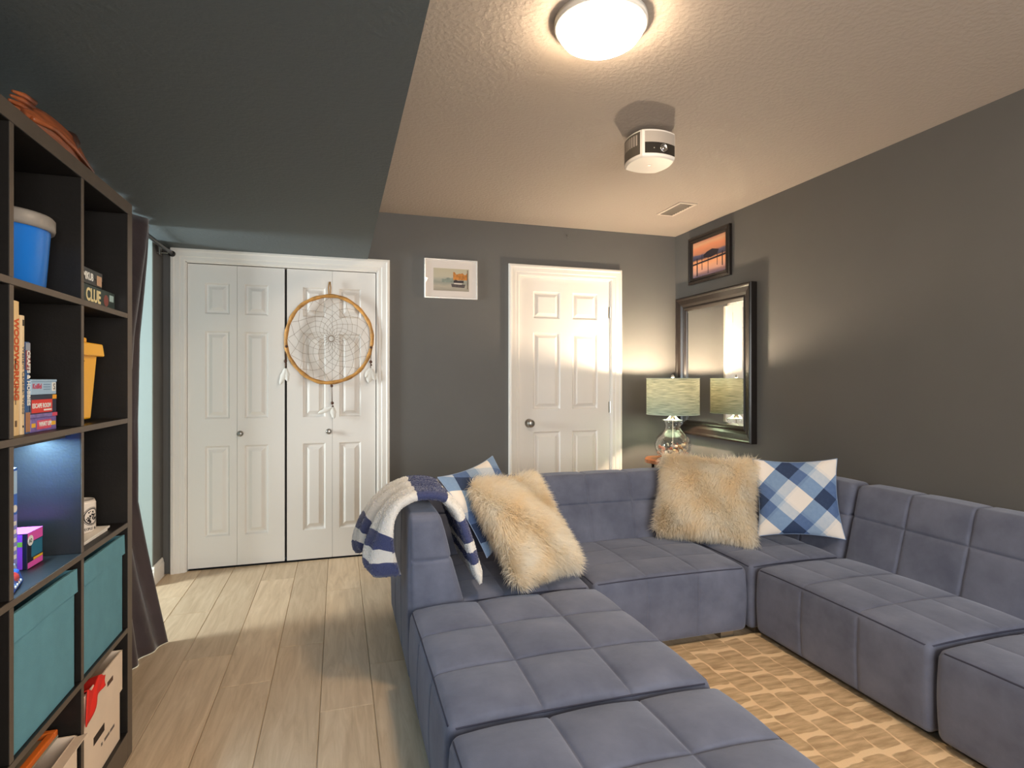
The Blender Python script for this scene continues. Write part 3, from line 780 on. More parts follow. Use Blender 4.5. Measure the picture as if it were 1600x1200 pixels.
flat(MB(), -w2 + .009, w2 - .009, -h2 + .009, h2 - .009, -.013).build('glazing', thin_glass('picture_glass', base=.03), p)
# dark framed sunset print on the right wall
p = thing('framed_picture', 'dark framed sunset pier photograph hung above the mirror', 'picture', (XR, 3.727, 2.208), -PI / 2)
w2, h2 = .252, .186
frame_sweep([(0, 0), (0, .022), (.004, .027), (.018, .030), (.030, .024), (.038, .026), (.046, .018), (.050, .010), (.050, .006)], w2, h2).build('frame', M_ESP, p)
art = flat(MB(), -w2 + .045, w2 - .045, -h2 + .045, h2 - .045, -.012).build('photo_print', ramp_art('sunset_print', [(0, (120, 110, 134)), (.12, (196, 150, 142)), (.33, (236, 170, 128)), (.44, (232, 160, 110)), (.50, (60, 56, 76)), (.60, (92, 92, 118)), (.66, (206, 136, 104)), (.8, (232, 150, 112)), (.9, (228, 176, 136)), (1, (206, 136, 116))], 3, .05, (1, 3), .4), p)
M_SIL = mat('pier_silhouette', (34, 28, 40), .6)
for (x, z0, z1, t) in ((-.148, -.13, .01, .012), (-.085, -.09, .03, .007), (-.01, -.13, .03, .006), (.10, -.085, .025, .006), (.16, -.10, .01, .010)):
    MB().box((x - t / 2, -.0128, z0), (x + t / 2, -.0122, z1)).build('pier_post', M_SIL, art)
MB().add([(-.205, -.0130, -.040), (.205, -.0130, -.026), (.205, -.0130, -.012), (-.205, -.0130, -.028)], [(0, 1, 2, 3)]).build('pier_deck', M_SIL, art)
blob('boat_silhouette', M_SIL, [(-.06, .0), (.02, -.012), (.10, .0), (.12, .03), (.04, .05), (-.02, .04), (-.07, .02)], -.0132, art)
# mirror
mi = thing('wall_mirror', 'rectangular mirror in a wide dark moulded frame', 'mirror', (XR, 3.670, 1.378), -PI / 2)
w2, h2 = .452, .553
frame_sweep([(0, 0), (0, .046), (.004, .052), (.012, .055), (.020, .052), (.026, .046), (.060, .040), (.078, .030), (.086, .032), (.092, .034), (.100, .030), (.108, .022), (.112, .014), (.112, .006)], w2, h2).build('frame', M_ESP, mi)
gl = MB(); gw, gh = w2 - .108, h2 - .108; bv = .022
gl.add([(-gw, -.012, -gh), (gw, -.012, -gh), (gw, -.012, gh), (-gw, -.012, gh), (-gw + bv, -.0145, -gh + bv), (gw - bv, -.0145, -gh + bv), (gw - bv, -.0145, gh - bv), (-gw + bv, -.0145, gh - bv)],
       [(0, 1, 5, 4), (1, 2, 6, 5), (2, 3, 7, 6), (3, 0, 4, 7), (4, 5, 6, 7)])
gl.build('mirror_glass', M_GLASSM, mi)

# ------------------------------------------------------------------ side table, lamp, seashells
LX, LY, TZ = 2.42, 3.77, .665
t = thing('side_table', 'small round wooden side table with black legs under the lamp', 'table', (LX, LY, 0))
tp = MB(); pr = []
for k in range(40):
    q = 2 * PI * k / 40; r = .205 + .008 * math.sin(3 * q + 1) + .006 * math.sin(7 * q); pr.append((r * math.cos(q), r * math.sin(q)))
tp.prism(pr, TZ - .028, TZ).build('table_top', mat('table_wood', (150, 90, 50), .35, var=.3, vscale=10, vstretch=(1, 6, 1), coat=.3), t, bevel=.004)
for k in range(3):
    q = 2 * PI * k / 3 + 2.9
    MB().tube([(.15 * math.cos(q), .15 * math.sin(q), TZ - .02), (.19 * math.cos(q), .19 * math.sin(q), 0)], .010, 10).build('leg', M_BLACK, t, True)
lm = thing('table_lamp', 'glass vase table lamp with a teal linen drum shade', 'lamp', (LX, LY, TZ))
M_GLASS = thin_glass('lamp_glass', base=.05)
gp = [(.0, .004), (.060, .004), (.085, .012), (.118, .045), (.133, .085), (.134, .115), (.120, .155), (.092, .190), (.064, .220), (.056, .245), (.060, .270), (.072, .292)]
MB().lathe([(0, 0), (.062, 0)] + gp[2:] , 40).build('vase', M_GLASS, lm, True)
MB().lathe([(.074, .290), (.074, .296), (.050, .298), (.040, .306), (.022, .326), (.014, .335), (.014, .345), (0, .345)], 28).build('vase_cap', M_CHROME, lm, True)
MB().tube([(0, 0, .02), (0, 0, .30)], .004, 8).build('cord_tube', mat('cord_clear', (226, 214, 198), .4), lm, True)
MB().tube([(0, 0, .34), (0, 0, .42)], .012, 12).build('socket', M_CHROME, lm, True)
SR, S0, S1 = .194, .338, .608
def make_shade_mat():
    m, nt, b = newmat('shade_teal_linen'); L = nt.links.new
    tc = nd(nt, 'ShaderNodeTexCoord'); mp = nd(nt, 'ShaderNodeMapping'); mp.inputs['Scale'].default_value = (12, 12, 260); L(tc.outputs['Object'], mp.inputs[0])
    n = nd(nt, 'ShaderNodeTexNoise'); n.inputs['Scale'].default_value = 1; n.inputs['Detail'].default_value = 4; L(mp.outputs[0], n.inputs['Vector'])
    cr = nd(nt, 'ShaderNodeValToRGB'); e = cr.color_ramp.elements
    e[0].position = .35; e[0].color = (*lin((104, 132, 124)), 1); e[1].position = .65; e[1].color = (*lin((158, 186, 176)), 1); L(n.outputs['Fac'], cr.inputs[0])
    b.inputs['Roughness'].default_value = .9; L(cr.outputs[0], b.inputs['Base Color'])
    tr = nd(nt, 'ShaderNodeBsdfTranslucent'); mt = nd(nt, 'ShaderNodeMix', data_type='RGBA', blend_type='MULTIPLY'); mt.inputs[0].default_value = 1; mt.inputs[7].default_value = (.55, .30, .16, 1); L(cr.outputs[0], mt.inputs[6]); L(mt.outputs[2], tr.inputs[0])
    ms = nd(nt, 'ShaderNodeMixShader'); ms.inputs[0].default_value = SHADE_TRANS; L(b.outputs[0], ms.inputs[1]); L(tr.outputs[0], ms.inputs[2]); L(ms.outputs[0], nt.nodes['Material Output'].inputs[0])
    return m
SHADE_TRANS = .06
sh = MB().lathe([(SR, S0), (SR, S1)], 56); sh.f = sh.f[:56]
shade = sh.build('lamp_shade', make_shade_mat(), lm, True)
for z in (S0, S1):
    MB().tube([(SR * math.cos(2 * PI * k / 56), SR * math.sin(2 * PI * k / 56), z) for k in range(56)], .0025, 6, True).build('shade_rim', mat('shade_rim_linen', (176, 196, 186), .8), shade, True)
sp = MB()
for k in range(3):
    q = 2 * PI * k / 3 + .4; sp.tube([(0, 0, S1 - .012), (SR * math.cos(q), SR * math.sin(q), S1 - .004)], .0016, 5)
sp.build('spider_fitter', M_STEEL, lm)
MB().tube([(0, 0, S1 - .02), (0, 0, S1 + .008)], .003, 8).lathe([(0, S1 + .004), (.012, S1 + .006), (.013, S1 + .012), (.007, S1 + .017), (.010, S1 + .022), (0, S1 + .030)], 16).build('finial', M_CHROME, lm, True)
BZ = .50
MB().lathe([(.013, BZ - .075), (.014, BZ - .05), (.028, BZ - .015), (.030, BZ + .006), (.022, BZ + .024), (0, BZ + .031)], 20).build('bulb', mat('bulb_glow', (255, 226, 180), .5, emit=6.0), lm, True)
bl = bpy.data.lights.new('bulb_light', 'POINT'); bl.energy = LAMP_W; bl.color = (1.0, .75, .52); bl.shadow_soft_size = .028
blo = bpy.data.objects.new('bulb_light', bl); COL.objects.link(blo); blo.parent = lm; blo.location = (0, 0, BZ + .065)
# shells filling the vase
SHC = [mat('shell_' + n_, c_, .35, var=.22, vscale=50) for n_, c_ in (('peach', (240, 196, 160)), ('white', (246, 238, 226)), ('rust', (190, 108, 78)), ('pink', (238, 178, 164)), ('tan', (206, 160, 116)), ('ivory', (244, 224, 190)), ('brown', (136, 84, 60)), ('grey', (186, 180, 174)))]
SHN = ['peach', 'white', 'rust brown', 'pink', 'tan', 'ivory', 'dark brown', 'pale grey']
def conch(L, R, turns=3.2):
    vs = []; fs = []; n = 40; k = 8
    for i in range(n + 1):
        t = i / n; q = 2 * PI * turns * t; r = R * (t ** 1.2); z = L * (1 - t) ** 1.05; tr = R * .55 * (t ** 1.1) + .0006
        c = Vector((r * .55 * math.cos(q), r * .55 * math.sin(q), z - L * .5))
        er = Vector((math.cos(q), math.sin(q), 0))
        for j in range(k):
            a = 2 * PI * j / k; rr = tr * (1.0 + .12 * math.sin(9 * q))
            vs.append(c + er * rr * math.cos(a) + Vector((0, 0, rr * 1.25 * math.sin(a))))
    for i in range(n):
        for j in range(k): fs.append((i * k + j, i * k + (j + 1) % k, (i + 1) * k + (j + 1) % k, (i + 1) * k + j))
    fs.append(tuple(reversed(range(k)))); fs.append(tuple(n * k + j for j in range(k)))
    return MB().add(vs, fs)
def scallop(R):
    vs = [(0, 0, .004)]; fs = []; n = 26; m_ = 6
    for i in range(n + 1):
        a = -1.15 + 2.3 * i / n
        for j in range(1, m_ + 1):
            r = R * j / m_ * (1 + .03 * math.cos(a * 22)); z = .28 * R * math.sin(PI * (j / m_) * .8) + .035 * R * math.cos(a * 22) * j / m_
            vs.append((r * math.sin(a), r * math.cos(a) - R * .5, z))
    for i in range(n):
        b = 1 + i * m_; c = 1 + (i + 1) * m_; fs.append((0, c, b))
        for j in range(m_ - 1): fs.append((b + j, c + j, c + j + 1, b + j + 1))
    mb = MB().add(vs, fs)
    o = len(mb.v); mb.add([(x, y, z - .004) for x, y, z in vs], [tuple(reversed(f)) for f in fs])
    return mb
rs = random.Random(11); shells = []
spots = []
for lay, (z, rad, n) in enumerate(((.028, .058, 7), (.050, .085, 10), (.090, .085, 11), (.110, .045, 8))):
    for k in range(n):
        q = 2 * PI * k / n + lay * .5 + rs.uniform(-.2, .2); spots.append((rad * math.cos(q), rad * math.sin(q), z + rs.uniform(-.006, .006)))

spots = [list(p) for p in spots]; SRAD = .0245
glass = lambda z: 0.075 + .052 * math.sin(min(max(z / .115, 0), 1) * PI / 2)
for _ in range(400):
    for i in range(len(spots)):
        for j in range(i):
            d = Vector(spots[i]) - Vector(spots[j]); L_ = d.length or 1e-4
            if L_ < 2 * SRAD:
                p_ = d / L_ * (2 * SRAD - L_) * .5
                for k in range(3): spots[i][k] += p_[k]; spots[j][k] -= p_[k]
    for q in spots:
        q[2] = max(q[2] - .0004, .024); r = math.hypot(q[0], q[1]) or 1e-4
        r2 = min(max(r, SRAD + .007), glass(q[2]) - SRAD - .005); q[0] *= r2 / r; q[1] *= r2 / r
spots.sort(key=lambda q: q[2]); seen = [0, 0, 0]
LAYN = ['at the bottom', 'halfway up', 'on top of the pile']
for i, (x, y, z) in enumerate(spots):
    lay = 0 if z < .05 else (1 if z < .085 else 2)
    k_ = seen[lay]; seen[lay] += 1
    kind = (k_ * 3 + lay) % 8; fan = (k_ // 8 + k_) % 2
    mb = scallop(.0245) if fan else conch(.027, .0145)
    o = mb.build('scallop_shell' if fan else 'conch_shell', SHC[kind], None, True, (LX + x, LY + y, TZ + z))
    o.rotation_euler = (rs.uniform(1.0, 2.2), rs.uniform(-.6, .6), rs.uniform(0, 6.28))
    tag(o, '%s %s shell %s in the lamp vase' % (SHN[kind], 'scallop' if fan else 'conch', LAYN[lay]), 'seashell', 'seashells in the lamp vase')

# ------------------------------------------------------------------ ceiling light, projector, vent
cl = thing('ceiling_light', 'round white flush mount dome light on the ceiling', 'ceiling light', (.845, 1.750, ZC))
MB().lathe([(.156, 0), (.156, -.022), (.147, -.026), (0, -.026)], 48).build('base_pan', mat('fixture_white', (235, 230, 220), .4), cl, True)
MB().lathe([(.144, -.026), (.142, -.038), (.128, -.058), (.100, -.075), (.058, -.085), (0, -.089)], 48).build('dome', mat('dome_glow', (255, 228, 192), .5, emit=CEIL_EMIT), cl, True)

pj = thing('ceiling_projector', 'compact white projector with a dark front band mounted on the ceiling', 'projector', (1.46, 2.482, ZC))
def squircle(a, bulge, n=16, rc=.012):
    pts = []
    cs = [(-a, -a), (a, -a), (a, a), (-a, a)]
    for i in range(4):
        p0, p1 = cs[i], cs[(i + 1) % 4]
        nx, ny = (p1[1] - p0[1]) / (2 * a), -(p1[0] - p0[0]) / (2 * a)
        for k in range(n):
            t = k / n; b = bulge * (1 - (2 * t - 1) ** 2)
            pts.append((p0[0] + (p1[0] - p0[0]) * t + nx * b, p0[1] + (p1[1] - p0[1]) * t + ny * b))
    return pts
M_PJ = mat('projector_white', (238, 232, 224), .35)
q0, q1 = -.155, -.022
body = MB(); pr = squircle(.088, .022)
def scale_poly(p, k): return [(x * k, y * k) for x, y in p]
n = len(pr); vs = []; lv = [(q0, .93), (q0 + .006, .985), (q0 + .014, 1.0), (q1 - .010, 1.0), (q1 - .003, .985), (q1, .95)]
for (z, k) in lv: vs += [(x * k, y * k, z) for x, y in pr]
fs = []
for i in range(len(lv) - 1):
    for k in range(n): fs.append((i * n + k, i * n + (k + 1) % n, (i + 1) * n + (k + 1) % n, (i + 1) * n + k))
fs += [tuple(reversed(range(n))), tuple((len(lv) - 1) * n + k for k in range(n))]
body.add(vs, fs).build('body', M_PJ, pj)
def side_patch(side, t0, t1, z0, z1, off):
    """curved patch lying on one bulged side of the projector"""
    a, bulge = .088, .022; ang = side * PI / 2; vs = []; m_ = 14
    for k in range(m_ + 1):
        t = t0 + (t1 - t0) * k / m_; b = bulge * (1 - (2 * t - 1) ** 2) + off
        x, y = -a + 2 * a * t, -a - b
        x, y = x * math.cos(ang) - y * math.sin(ang), x * math.sin(ang) + y * math.cos(ang)
        vs += [(x, y, z0), (x, y, z1)]
    return MB().add(vs, [(2 * k, 2 * k + 2, 2 * k + 3, 2 * k + 1) for k in range(m_)])
M_PGREY = mat('projector_grey', (176, 166, 156), .5); M_PDARK = mat('projector_dark_band', (46, 42, 38), .2)
side_patch(0, .06, .99, q0 + .070, q1 - .010, .0008).build('upper_grille', M_PGREY, pj)
fb = side_patch(0, .06, .99, q0 + .018, q0 + .070, .0010).build('front_band', M_PDARK, pj)
MB().lathe([(.020, 0), (.020, .006), (.016, .008), (.014, .004), (.009, .002), (.006, .004), (0, .005)], 24, (.012, -.1095, q0 + .044), 'y').build('lens', M_CHROME, fb, True)
MB().lathe([(.003, 0), (.002, .001), (0, .0015)], 10, (-.035, -.107, q0 + .042), 'y').build('sensor', mat('sensor_white', (220, 214, 200), .3), fb, True)
side_patch(3, .04, .94, q0 + .016, q1 - .010, .0008).build('side_panel', mat('projector_side_dark', (88, 82, 74), .4), pj)
for k in range(9):
    t = .10 + k * .088
    side_patch(3, t, t + .055, q0 + .062, q1 - .020, .0016).build('vent_slat', M_PGREY, pj)
MB().lathe([(.010, q0 - .0008), (.010, q0 + .001)], 20).build('tripod_socket', M_STEEL, pj)
MB().lathe([(.040, 0), (.040, -.006), (.016, -.010), (.016, q1 - .001), (0, q1 - .001)], 24).build('mount', M_BLACK, pj, True)

vt = thing('ceiling_vent', 'small rectangular metal air register in the ceiling', 'vent', (2.285, 3.515, ZC))
M_VENT = mat('vent_enamel', (206, 196, 184), .45)
fr = MB(); W2, L2 = .070, .150
for a in ((-W2, -L2, W2, -L2 + .02), (-W2, L2 - .02, W2, L2), (-W2, -L2 + .02, -W2 + .02, L2 - .02), (W2 - .02, -L2 + .02, W2, L2 - .02)): fr.box((a[0], a[1], -.006), (a[2], a[3], 0))
fr.build('register_frame', M_VENT, vt, bevel=.002)
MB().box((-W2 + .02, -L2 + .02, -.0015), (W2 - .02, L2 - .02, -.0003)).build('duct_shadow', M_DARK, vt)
for k in range(9):
    y = -L2 + .034 + k * .029
    MB().add([(-W2 + .02, y, -.0015), (W2 - .02, y, -.0015), (W2 - .02, y + .014, -.0065), (-W2 + .02, y + .014, -.0065), (-W2 + .02, y + .002, -.0015), (W2 - .02, y + .002, -.0015), (W2 - .02, y + .016, -.0065), (-W2 + .02, y + .016, -.0065)],
             [(0, 1, 2, 3), (4, 7, 6, 5), (0, 3, 7, 4), (1, 5, 6, 2), (3, 2, 6, 7), (0, 4, 5, 1)]).build('louvre', mat('vent_louvre_grey', (92, 84, 76), .5), vt)

# ------------------------------------------------------------------ dreamcatcher on the closet door
dc = thing('dreamcatcher', 'willow hoop dreamcatcher with a string web and white feathers', 'dreamcatcher', (-.058, YB - .012, 1.545))
RX, RZ_ = .287, .303
M_WIL = mat('willow_hoop', (196, 142, 72), .5, var=.35, vscale=25, bump=.3, bscale=60)
ring = []
for k in range(64):
    q = 2 * PI * k / 64; ring.append((RX * math.cos(q) + .004 * math.sin(3 * q), -.016 + .003 * math.sin(2 * q), RZ_ * math.sin(q) + .004 * math.cos(5 * q)))
MB().tube(ring, [.0125 + .0018 * math.sin(k * 1.7) for k in range(64)], 8, True).build('hoop', M_WIL, dc, True)
lp = MB(); lp.tube([(-.006, -.014, .31), (-.009, -.010, .36), (-.004, -.006, .402), (.002, -.006, .402), (.006, -.010, .36), (.004, -.014, .31)], .0045, 7).build('hanging_loop', mat('loop_cord', (170, 128, 78), .7), dc, True)
web = MB(); NA, NR = 16, 10
def wp(k, i):
    f = 1 - (k / NR) ** .80 * .93
    q = 2 * PI * (i + k * .5) / NA + .10 * math.sin(k)
    return (RX * .965 * f * math.cos(q) + .010 * (1 - f), -.017, RZ_ * .965 * f * math.sin(q) + .005 * (1 - f))
for k in range(NR):
    for i in range(NA):
        web.tube([wp(k, i), wp(k + 1, i)], .0009, 3, cap=False); web.tube([wp(k, i + 1), wp(k + 1, i)], .0009, 3, cap=False)
web.tube([wp(NR, i) for i in range(NA)], .0022, 4, True)
web.build('web', mat('web_twine', (128, 106, 82), .8), dc)
M_CORD = mat('leather_cord', (92, 66, 46), .7); M_BEAD = mat('wood_bead', (84, 52, 36), .4); M_FEA = mat('white_feather', (238, 236, 230), .8)
def feather(mb, x, z, ln, wd, ang, curl, y=-.024):
    n = 12; L_ = []; 
    for i in range(n + 1):
        t = i / n; wv = wd * math.sin(PI * min(t * .92 + .06, 1)) ** .7 * (1 + .12 * math.sin(t * 17))
        cx = math.sin(ang) * ln * t + curl * t * t; cz = -math.cos(ang) * ln * t
        dx, dz = math.cos(ang), math.sin(ang)
        L_.append(((cx - dx * wv, cz - dz * wv), (cx, cz), (cx + dx * wv, cz + dz * wv)))
    vs = []
    for a, b, c in L_: vs += [(x + a[0], y + .004, z + a[1]), (x + b[0], y - .004, z + b[1]), (x + c[0], y + .004, z + c[1])]
    fs = []
    for i in range(n):
        for k in range(2): fs.append((3 * i + k, 3 * i + k + 1, 3 * i + k + 4, 3 * i + k + 3))
    mb.add(vs, fs); o = len(vs)
    mb.add([(a, b + .0015, c) for a, b, c in vs], [tuple(reversed(f)) for f in fs])
    return mb
for (x0, z0, x1, z1, side) in ((-.283, -.055, -.288, -.20, 'l'), (.279, -.052, .277, -.20, 'r'), (.012, -.315, .016, -.455, 'b')):
    st = MB().tube([(x0 - .003, -.022, z0), (x1 - .002, -.022, z1)], .0016, 5).tube([(x0 + .004, -.022, z0), (x1 + .001, -.022, z1)], .0016, 5)
    st.build('cord', M_CORD, dc)
    MB().lathe([(0, -.010), (.008, -.007), (.010, 0), (.008, .007), (0, .010)], 12, (x0, -.024, z0 + (.0 if side != 'b' else -.01))).build('bead', M_BEAD, dc, True)
    bz = z1 + .045 if side != 'b' else z1 + .01
    MB().lathe([(0, -.012), (.009, -.008), (.011, 0), (.009, .008), (0, .012)], 12, (x1, -.024, bz)).lathe([(0, -.007), (.006, -.004), (.007, 0), (.006, .004), (0, .007)], 12, (x1 + .003, -.024, bz - .022)).build('bead', M_BEAD, dc, True)
    fe = MB()
    if side == 'l': feather(fe, x1, z1 - .005, .115, .020, -.22, -.01); feather(fe, x1 + .004, z1 - .005, .09, .018, .1, .0)
    if side == 'r': feather(fe, x1, z1 - .005, .10, .026, -.15, .0); feather(fe, x1 + .004, z1 - .005, .085, .022, .22, .01); feather(fe, x1, z1, .075, .02, -.5, .0)
    if side == 'b': feather(fe, x1, z1 - .02, .10, .016, -1.15, -.005); feather(fe, x1 + .002, z1 - .015, .085, .020, .12, .0)
    fe.build('feather', M_FEA, dc, True)

# ------------------------------------------------------------------ bookcase (5 x 5 cubes)
BX0, BX1 = -1.062, -.67
BY0, BY1 = .385, 2.222
bc = thing('cube_bookcase', 'tall black brown cube bookcase along the left wall', 'bookcase', (0, 0, 0))
M_EDGE_SHEEN = mat('shelf_edge_sheen', (96, 84, 72), .45, var=.08, vscale=20)  # lighter brown paints sheen and lamp light onto the front edges
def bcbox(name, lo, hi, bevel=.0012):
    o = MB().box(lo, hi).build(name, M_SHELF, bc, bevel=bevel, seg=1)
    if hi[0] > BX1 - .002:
        MB().box((hi[0], lo[1] + .0006, lo[2] + .0006), (hi[0] + .0008, hi[1] - .0006, hi[2] - .0006)).build('edge_sheen', M_EDGE_SHEEN, o)
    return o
SH_Z = [1.4815, 1.134, .788, .439]                     # tops of the four shelves
FLZ = [1.4815, 1.134, .788, .439, .0915]               # floors of the five rows
CELLS = [(1.843, 2.18), (1.489, 1.826), (1.135, 1.472), (.781, 1.118), (.427, .764)]
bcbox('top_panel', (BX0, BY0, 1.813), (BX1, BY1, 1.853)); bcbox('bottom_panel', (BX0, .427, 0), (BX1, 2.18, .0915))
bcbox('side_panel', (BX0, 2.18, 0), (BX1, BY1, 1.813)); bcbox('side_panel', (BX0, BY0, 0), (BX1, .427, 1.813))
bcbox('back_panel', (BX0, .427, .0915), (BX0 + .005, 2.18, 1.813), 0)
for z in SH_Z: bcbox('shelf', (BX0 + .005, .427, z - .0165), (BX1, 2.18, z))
tops = [1.813] + [z - .0165 for z in SH_Z]
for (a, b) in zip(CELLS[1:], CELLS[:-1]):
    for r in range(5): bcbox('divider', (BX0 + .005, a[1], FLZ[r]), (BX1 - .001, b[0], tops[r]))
R1, R2, R3, R4, R5 = FLZ
# small LED light under the second shelf
led = thing('cabinet_light', 'slim bar light glowing blue white under a bookcase shelf', 'light', (-.80, 1.66, R2 - .0165))
MB().box((-.02, -.15, -.012), (.10, .15, 0)).build('housing', mat('led_housing', (70, 66, 62), .5), led, bevel=.002)
MB().box((.0, -.14, -.0135), (.03, .14, -.012)).build('diffuser', mat('led_diffuser', (190, 224, 255), .5, emit=9.0), led)
ll = bpy.data.lights.new('led_light', 'AREA'); ll.shape = 'RECTANGLE'; ll.size = .03; ll.size_y = .26; ll.energy = 4.0; ll.color = (.36, .70, 1.0)
lo_ = bpy.data.objects.new('led_light', ll); COL.objects.link(lo_); lo_.parent = led; lo_.location = (.015, 0, -.016)

YV, ZV = (0, 1, 0), (0, 0, 1)
DN = (0, 0, -1)
W_ = mat('print_white', (240, 238, 232), .6); K_ = mat('print_black', (28, 26, 28), .6)
def flatmat(n, c): return mat('print_' + n, c, .55)
def panel(name, x, y0, y1, z0, z1, m, parent, t=.0005): return MB().box((x, y0, z0), (x + t, y1, z1)).build(name, m, parent)
def carton(name, label, cat, lo, hi, m, group=None, lid=None, bevel=.0015):
    """box whose origin is its base; parts are placed in the same local frame (front towards +x)"""
    o = thing(name, label, cat, (lo[0], lo[1], lo[2]), 0, group)
    sx, sy, sz = (hi[k] - lo[k] for k in range(3))
    MB().box((0, 0, 0), (sx, sy, sz if lid is None else sz * lid)).build('box_body' if lid is None else 'box_base', m, o, bevel=bevel)
    if lid is not None: MB().box((-.001, -.001, sz * lid), (sx + .001, sy + .001, sz)).build('box_lid', m, o, bevel=bevel)
    return o, sx, sy, sz
e = .0006
# blue tub with grey lid, top row
tb = thing('plastic_tub', 'bright blue plastic tub with a grey lid on the top row', 'tub', (-.80, 1.688, R1))
MB().lathe([(.0, 0), (.094, 0), (.098, .006), (.109, .160), (.109, .166), (.102, .166), (.0, .160)], 44).build('tub_body', mat('tub_blue', (24, 118, 214), .3), tb, True)
MB().lathe([(.109, .148), (.116, .148), (.118, .156), (.118, .178), (.113, .184), (.104, .184), (.100, .172), (.0, .170)], 44).build('lid', mat('tub_lid_grey', (150, 142, 134), .4), tb, True)
# games on the top row
GD = mat('game_box_green', (44, 60, 56), .45)
o, sx, sy, sz = carton('board_game_box', 'dark green clue board game box below another game', 'game box', (-.98, 1.852, R1), (-.70, 2.160, 1.541), GD, 'stacked game boxes')
text('title_lettering', 'CLUE', .052, mat('print_cream', (244, 226, 170), .5), o, (sx + e, .085, .013), YV, ZV, .85, bold=.0016)
f = panel('character_art', sx, .020, .068, .004, .054, flatmat('crimson', (176, 62, 60)), o)
panel('corner_badge', sx, sy - .045, sy - .012, .030, .050, flatmat('pale_blue', (170, 196, 196)), o)
MB().lathe([(0, 0), (.018, 0), (.018, .0006), (0, .0006)], 20, (sx, .235, .028), 'x').build('round_emblem', flatmat('brick', (138, 74, 66)), o)
o, sx, sy, sz = carton('board_game_box', 'small dark rummikub tile game box on top of the clue box', 'game box', (-.96, 1.852, 1.542), (-.70, 2.055, 1.588), mat('game_box_black', (48, 50, 50), .4), 'stacked game boxes', .45)
text('title_lettering', 'RUMMIKUB', .030, W_, o, (sx + .0016, .012, .012), YV, ZV, .8, bold=.001)
panel('tile_picture', sx + .0011, .160, .196, .004, .034, flatmat('tile_tan', (198, 160, 130)), o)
# books on the second row
BK = 'upright books on the second row'
def book(label, y0, y1, h, m, dep=.21, x1=-.70):
    o = thing('book', label, 'book', (x1 - dep, y0, R2), 0, BK); wd = y1 - y0
    MB().box((0, .0025, .003), (dep - .004, wd - .0025, h - .003)).build('pages', mat('book_pages', (232, 216, 188), .8), o)
    c = MB().box((0, 0, 0), (dep - .002, .0022, h)).box((0, wd - .0022, 0), (dep - .002, wd, h))
    c.build('cover', m, o)
    n = 8; pts = [(dep - .006 + .006 * math.cos(PI * (k / n - .5)), wd / 2 + wd / 2 * math.sin(PI * (k / n - .5))) for k in range(n + 1)]
    MB().prism([(dep - .008, 0)] + pts + [(dep - .008, wd)], 0, h).build('spine', m, o)
    return o, dep, wd
o, dp, wd = book('thick cream woodworking book with orange spine lettering', 1.5465, 1.580, .306, mat('book_cream', (240, 206, 150), .5))
text('spine_lettering', 'WOODWORKING', .026, flatmat('orange_red', (214, 92, 44)), o, (dp + .0006, .010, .266), DN, YV, .86, bold=.0011)
panel('spine_small_print', dp - .0002, .014, .016, .070, .118, mat('print_grey_brown', (120, 96, 74), .6), o, .0010)
panel('spine_tool_icon', dp - .0002, .013, .016, .150, .175, K_, o, .0010); panel('spine_emblem', dp - .0002, .013, .020, .020, .034, mat('print_grey_brown', (120, 96, 74), .6), o, .0010)
panel('spine_edge_stripe', dp - .0012, .0012, .0040, .003, .303, flatmat('coral', (226, 120, 96)), o, .0010)
o, dp, wd = book('slim cream book with dark italic spine lettering', 1.584, 1.604, .276, mat('book_ivory', (236, 208, 166), .5))
text('spine_lettering', 'Western Canadian Wood', .015, mat('print_slate', (70, 72, 88), .6), o, (dp + .0006, .006, .205), DN, YV, 1.0)
panel('spine_mark', dp - .0002, .008, .013, .252, .266, K_, o, .0010); panel('spine_dot', dp - .0002, .008, .012, .016, .021, K_, o, .0010)
o, dp, wd = book('blue crafts and hobbies book with white spine lettering', 1.607, 1.6275, .216, mat('book_blue', (58, 92, 138), .45))
text('spine_lettering', 'CRAFTS & HOBBIES', .019, W_, o, (dp + .0007, .0045, .196), DN, YV, .80, bold=.0007)
panel('spine_top_patch', dp - .0012, .001, .0195, .196, .214, flatmat('cool_grey', (150, 156, 170)), o, .0013); panel('spine_red_patch', dp - .0012, .001, .0195, .150, .196, flatmat('dull_red', (150, 84, 88)), o, .0013); panel('spine_photo', dp - .0012, .001, .0195, .004, .050, flatmat('photo_brown', (176, 124, 90)), o, .0013)
# stacked games beside the books
GS = 'small game boxes stacked beside the books'; X1 = -.70
o, sx, sy, sz = carton('game_box', 'purple party game box at the bottom of the small stack', 'game box', (-.83, 1.630, R2), (X1, 1.757, 1.168), mat('game_purple', (120, 100, 170), .45, var=.25, vscale=120), GS)
text('title_lettering', 'WHAT UP?', .015, W_, o, (sx + .0012, .036, .013), YV, ZV, .85, bold=.0006)
panel('sunburst', sx, .028, .098, .006, .028, flatmat('hot_pink', (222, 84, 110)), o); panel('yellow_tab', sx, .100, .122, .012, .022, flatmat('yellow', (244, 186, 50)), o); panel('yellow_tab', sx, .002, .020, .012, .022, flatmat('yellow', (244, 186, 50)), o)
o, sx, sy, sz = carton('game_box', 'thin violet game box with a pink corner in the small stack', 'game box', (-.83, 1.630, 1.1682), (X1, 1.761, 1.178), mat('game_violet', (134, 116, 176), .45, var=.25, vscale=120), GS)
panel('pink_corner', sx, .105, .131, .0005, .0095, flatmat('hot_pink', (222, 84, 110)), o)
o, sx, sy, sz = carton('game_box', 'dark escape room game box with a red banner', 'game box', (-.83, 1.630, 1.1785), (X1, 1.758, 1.224), mat('game_navy', (38, 44, 66), .4), GS)
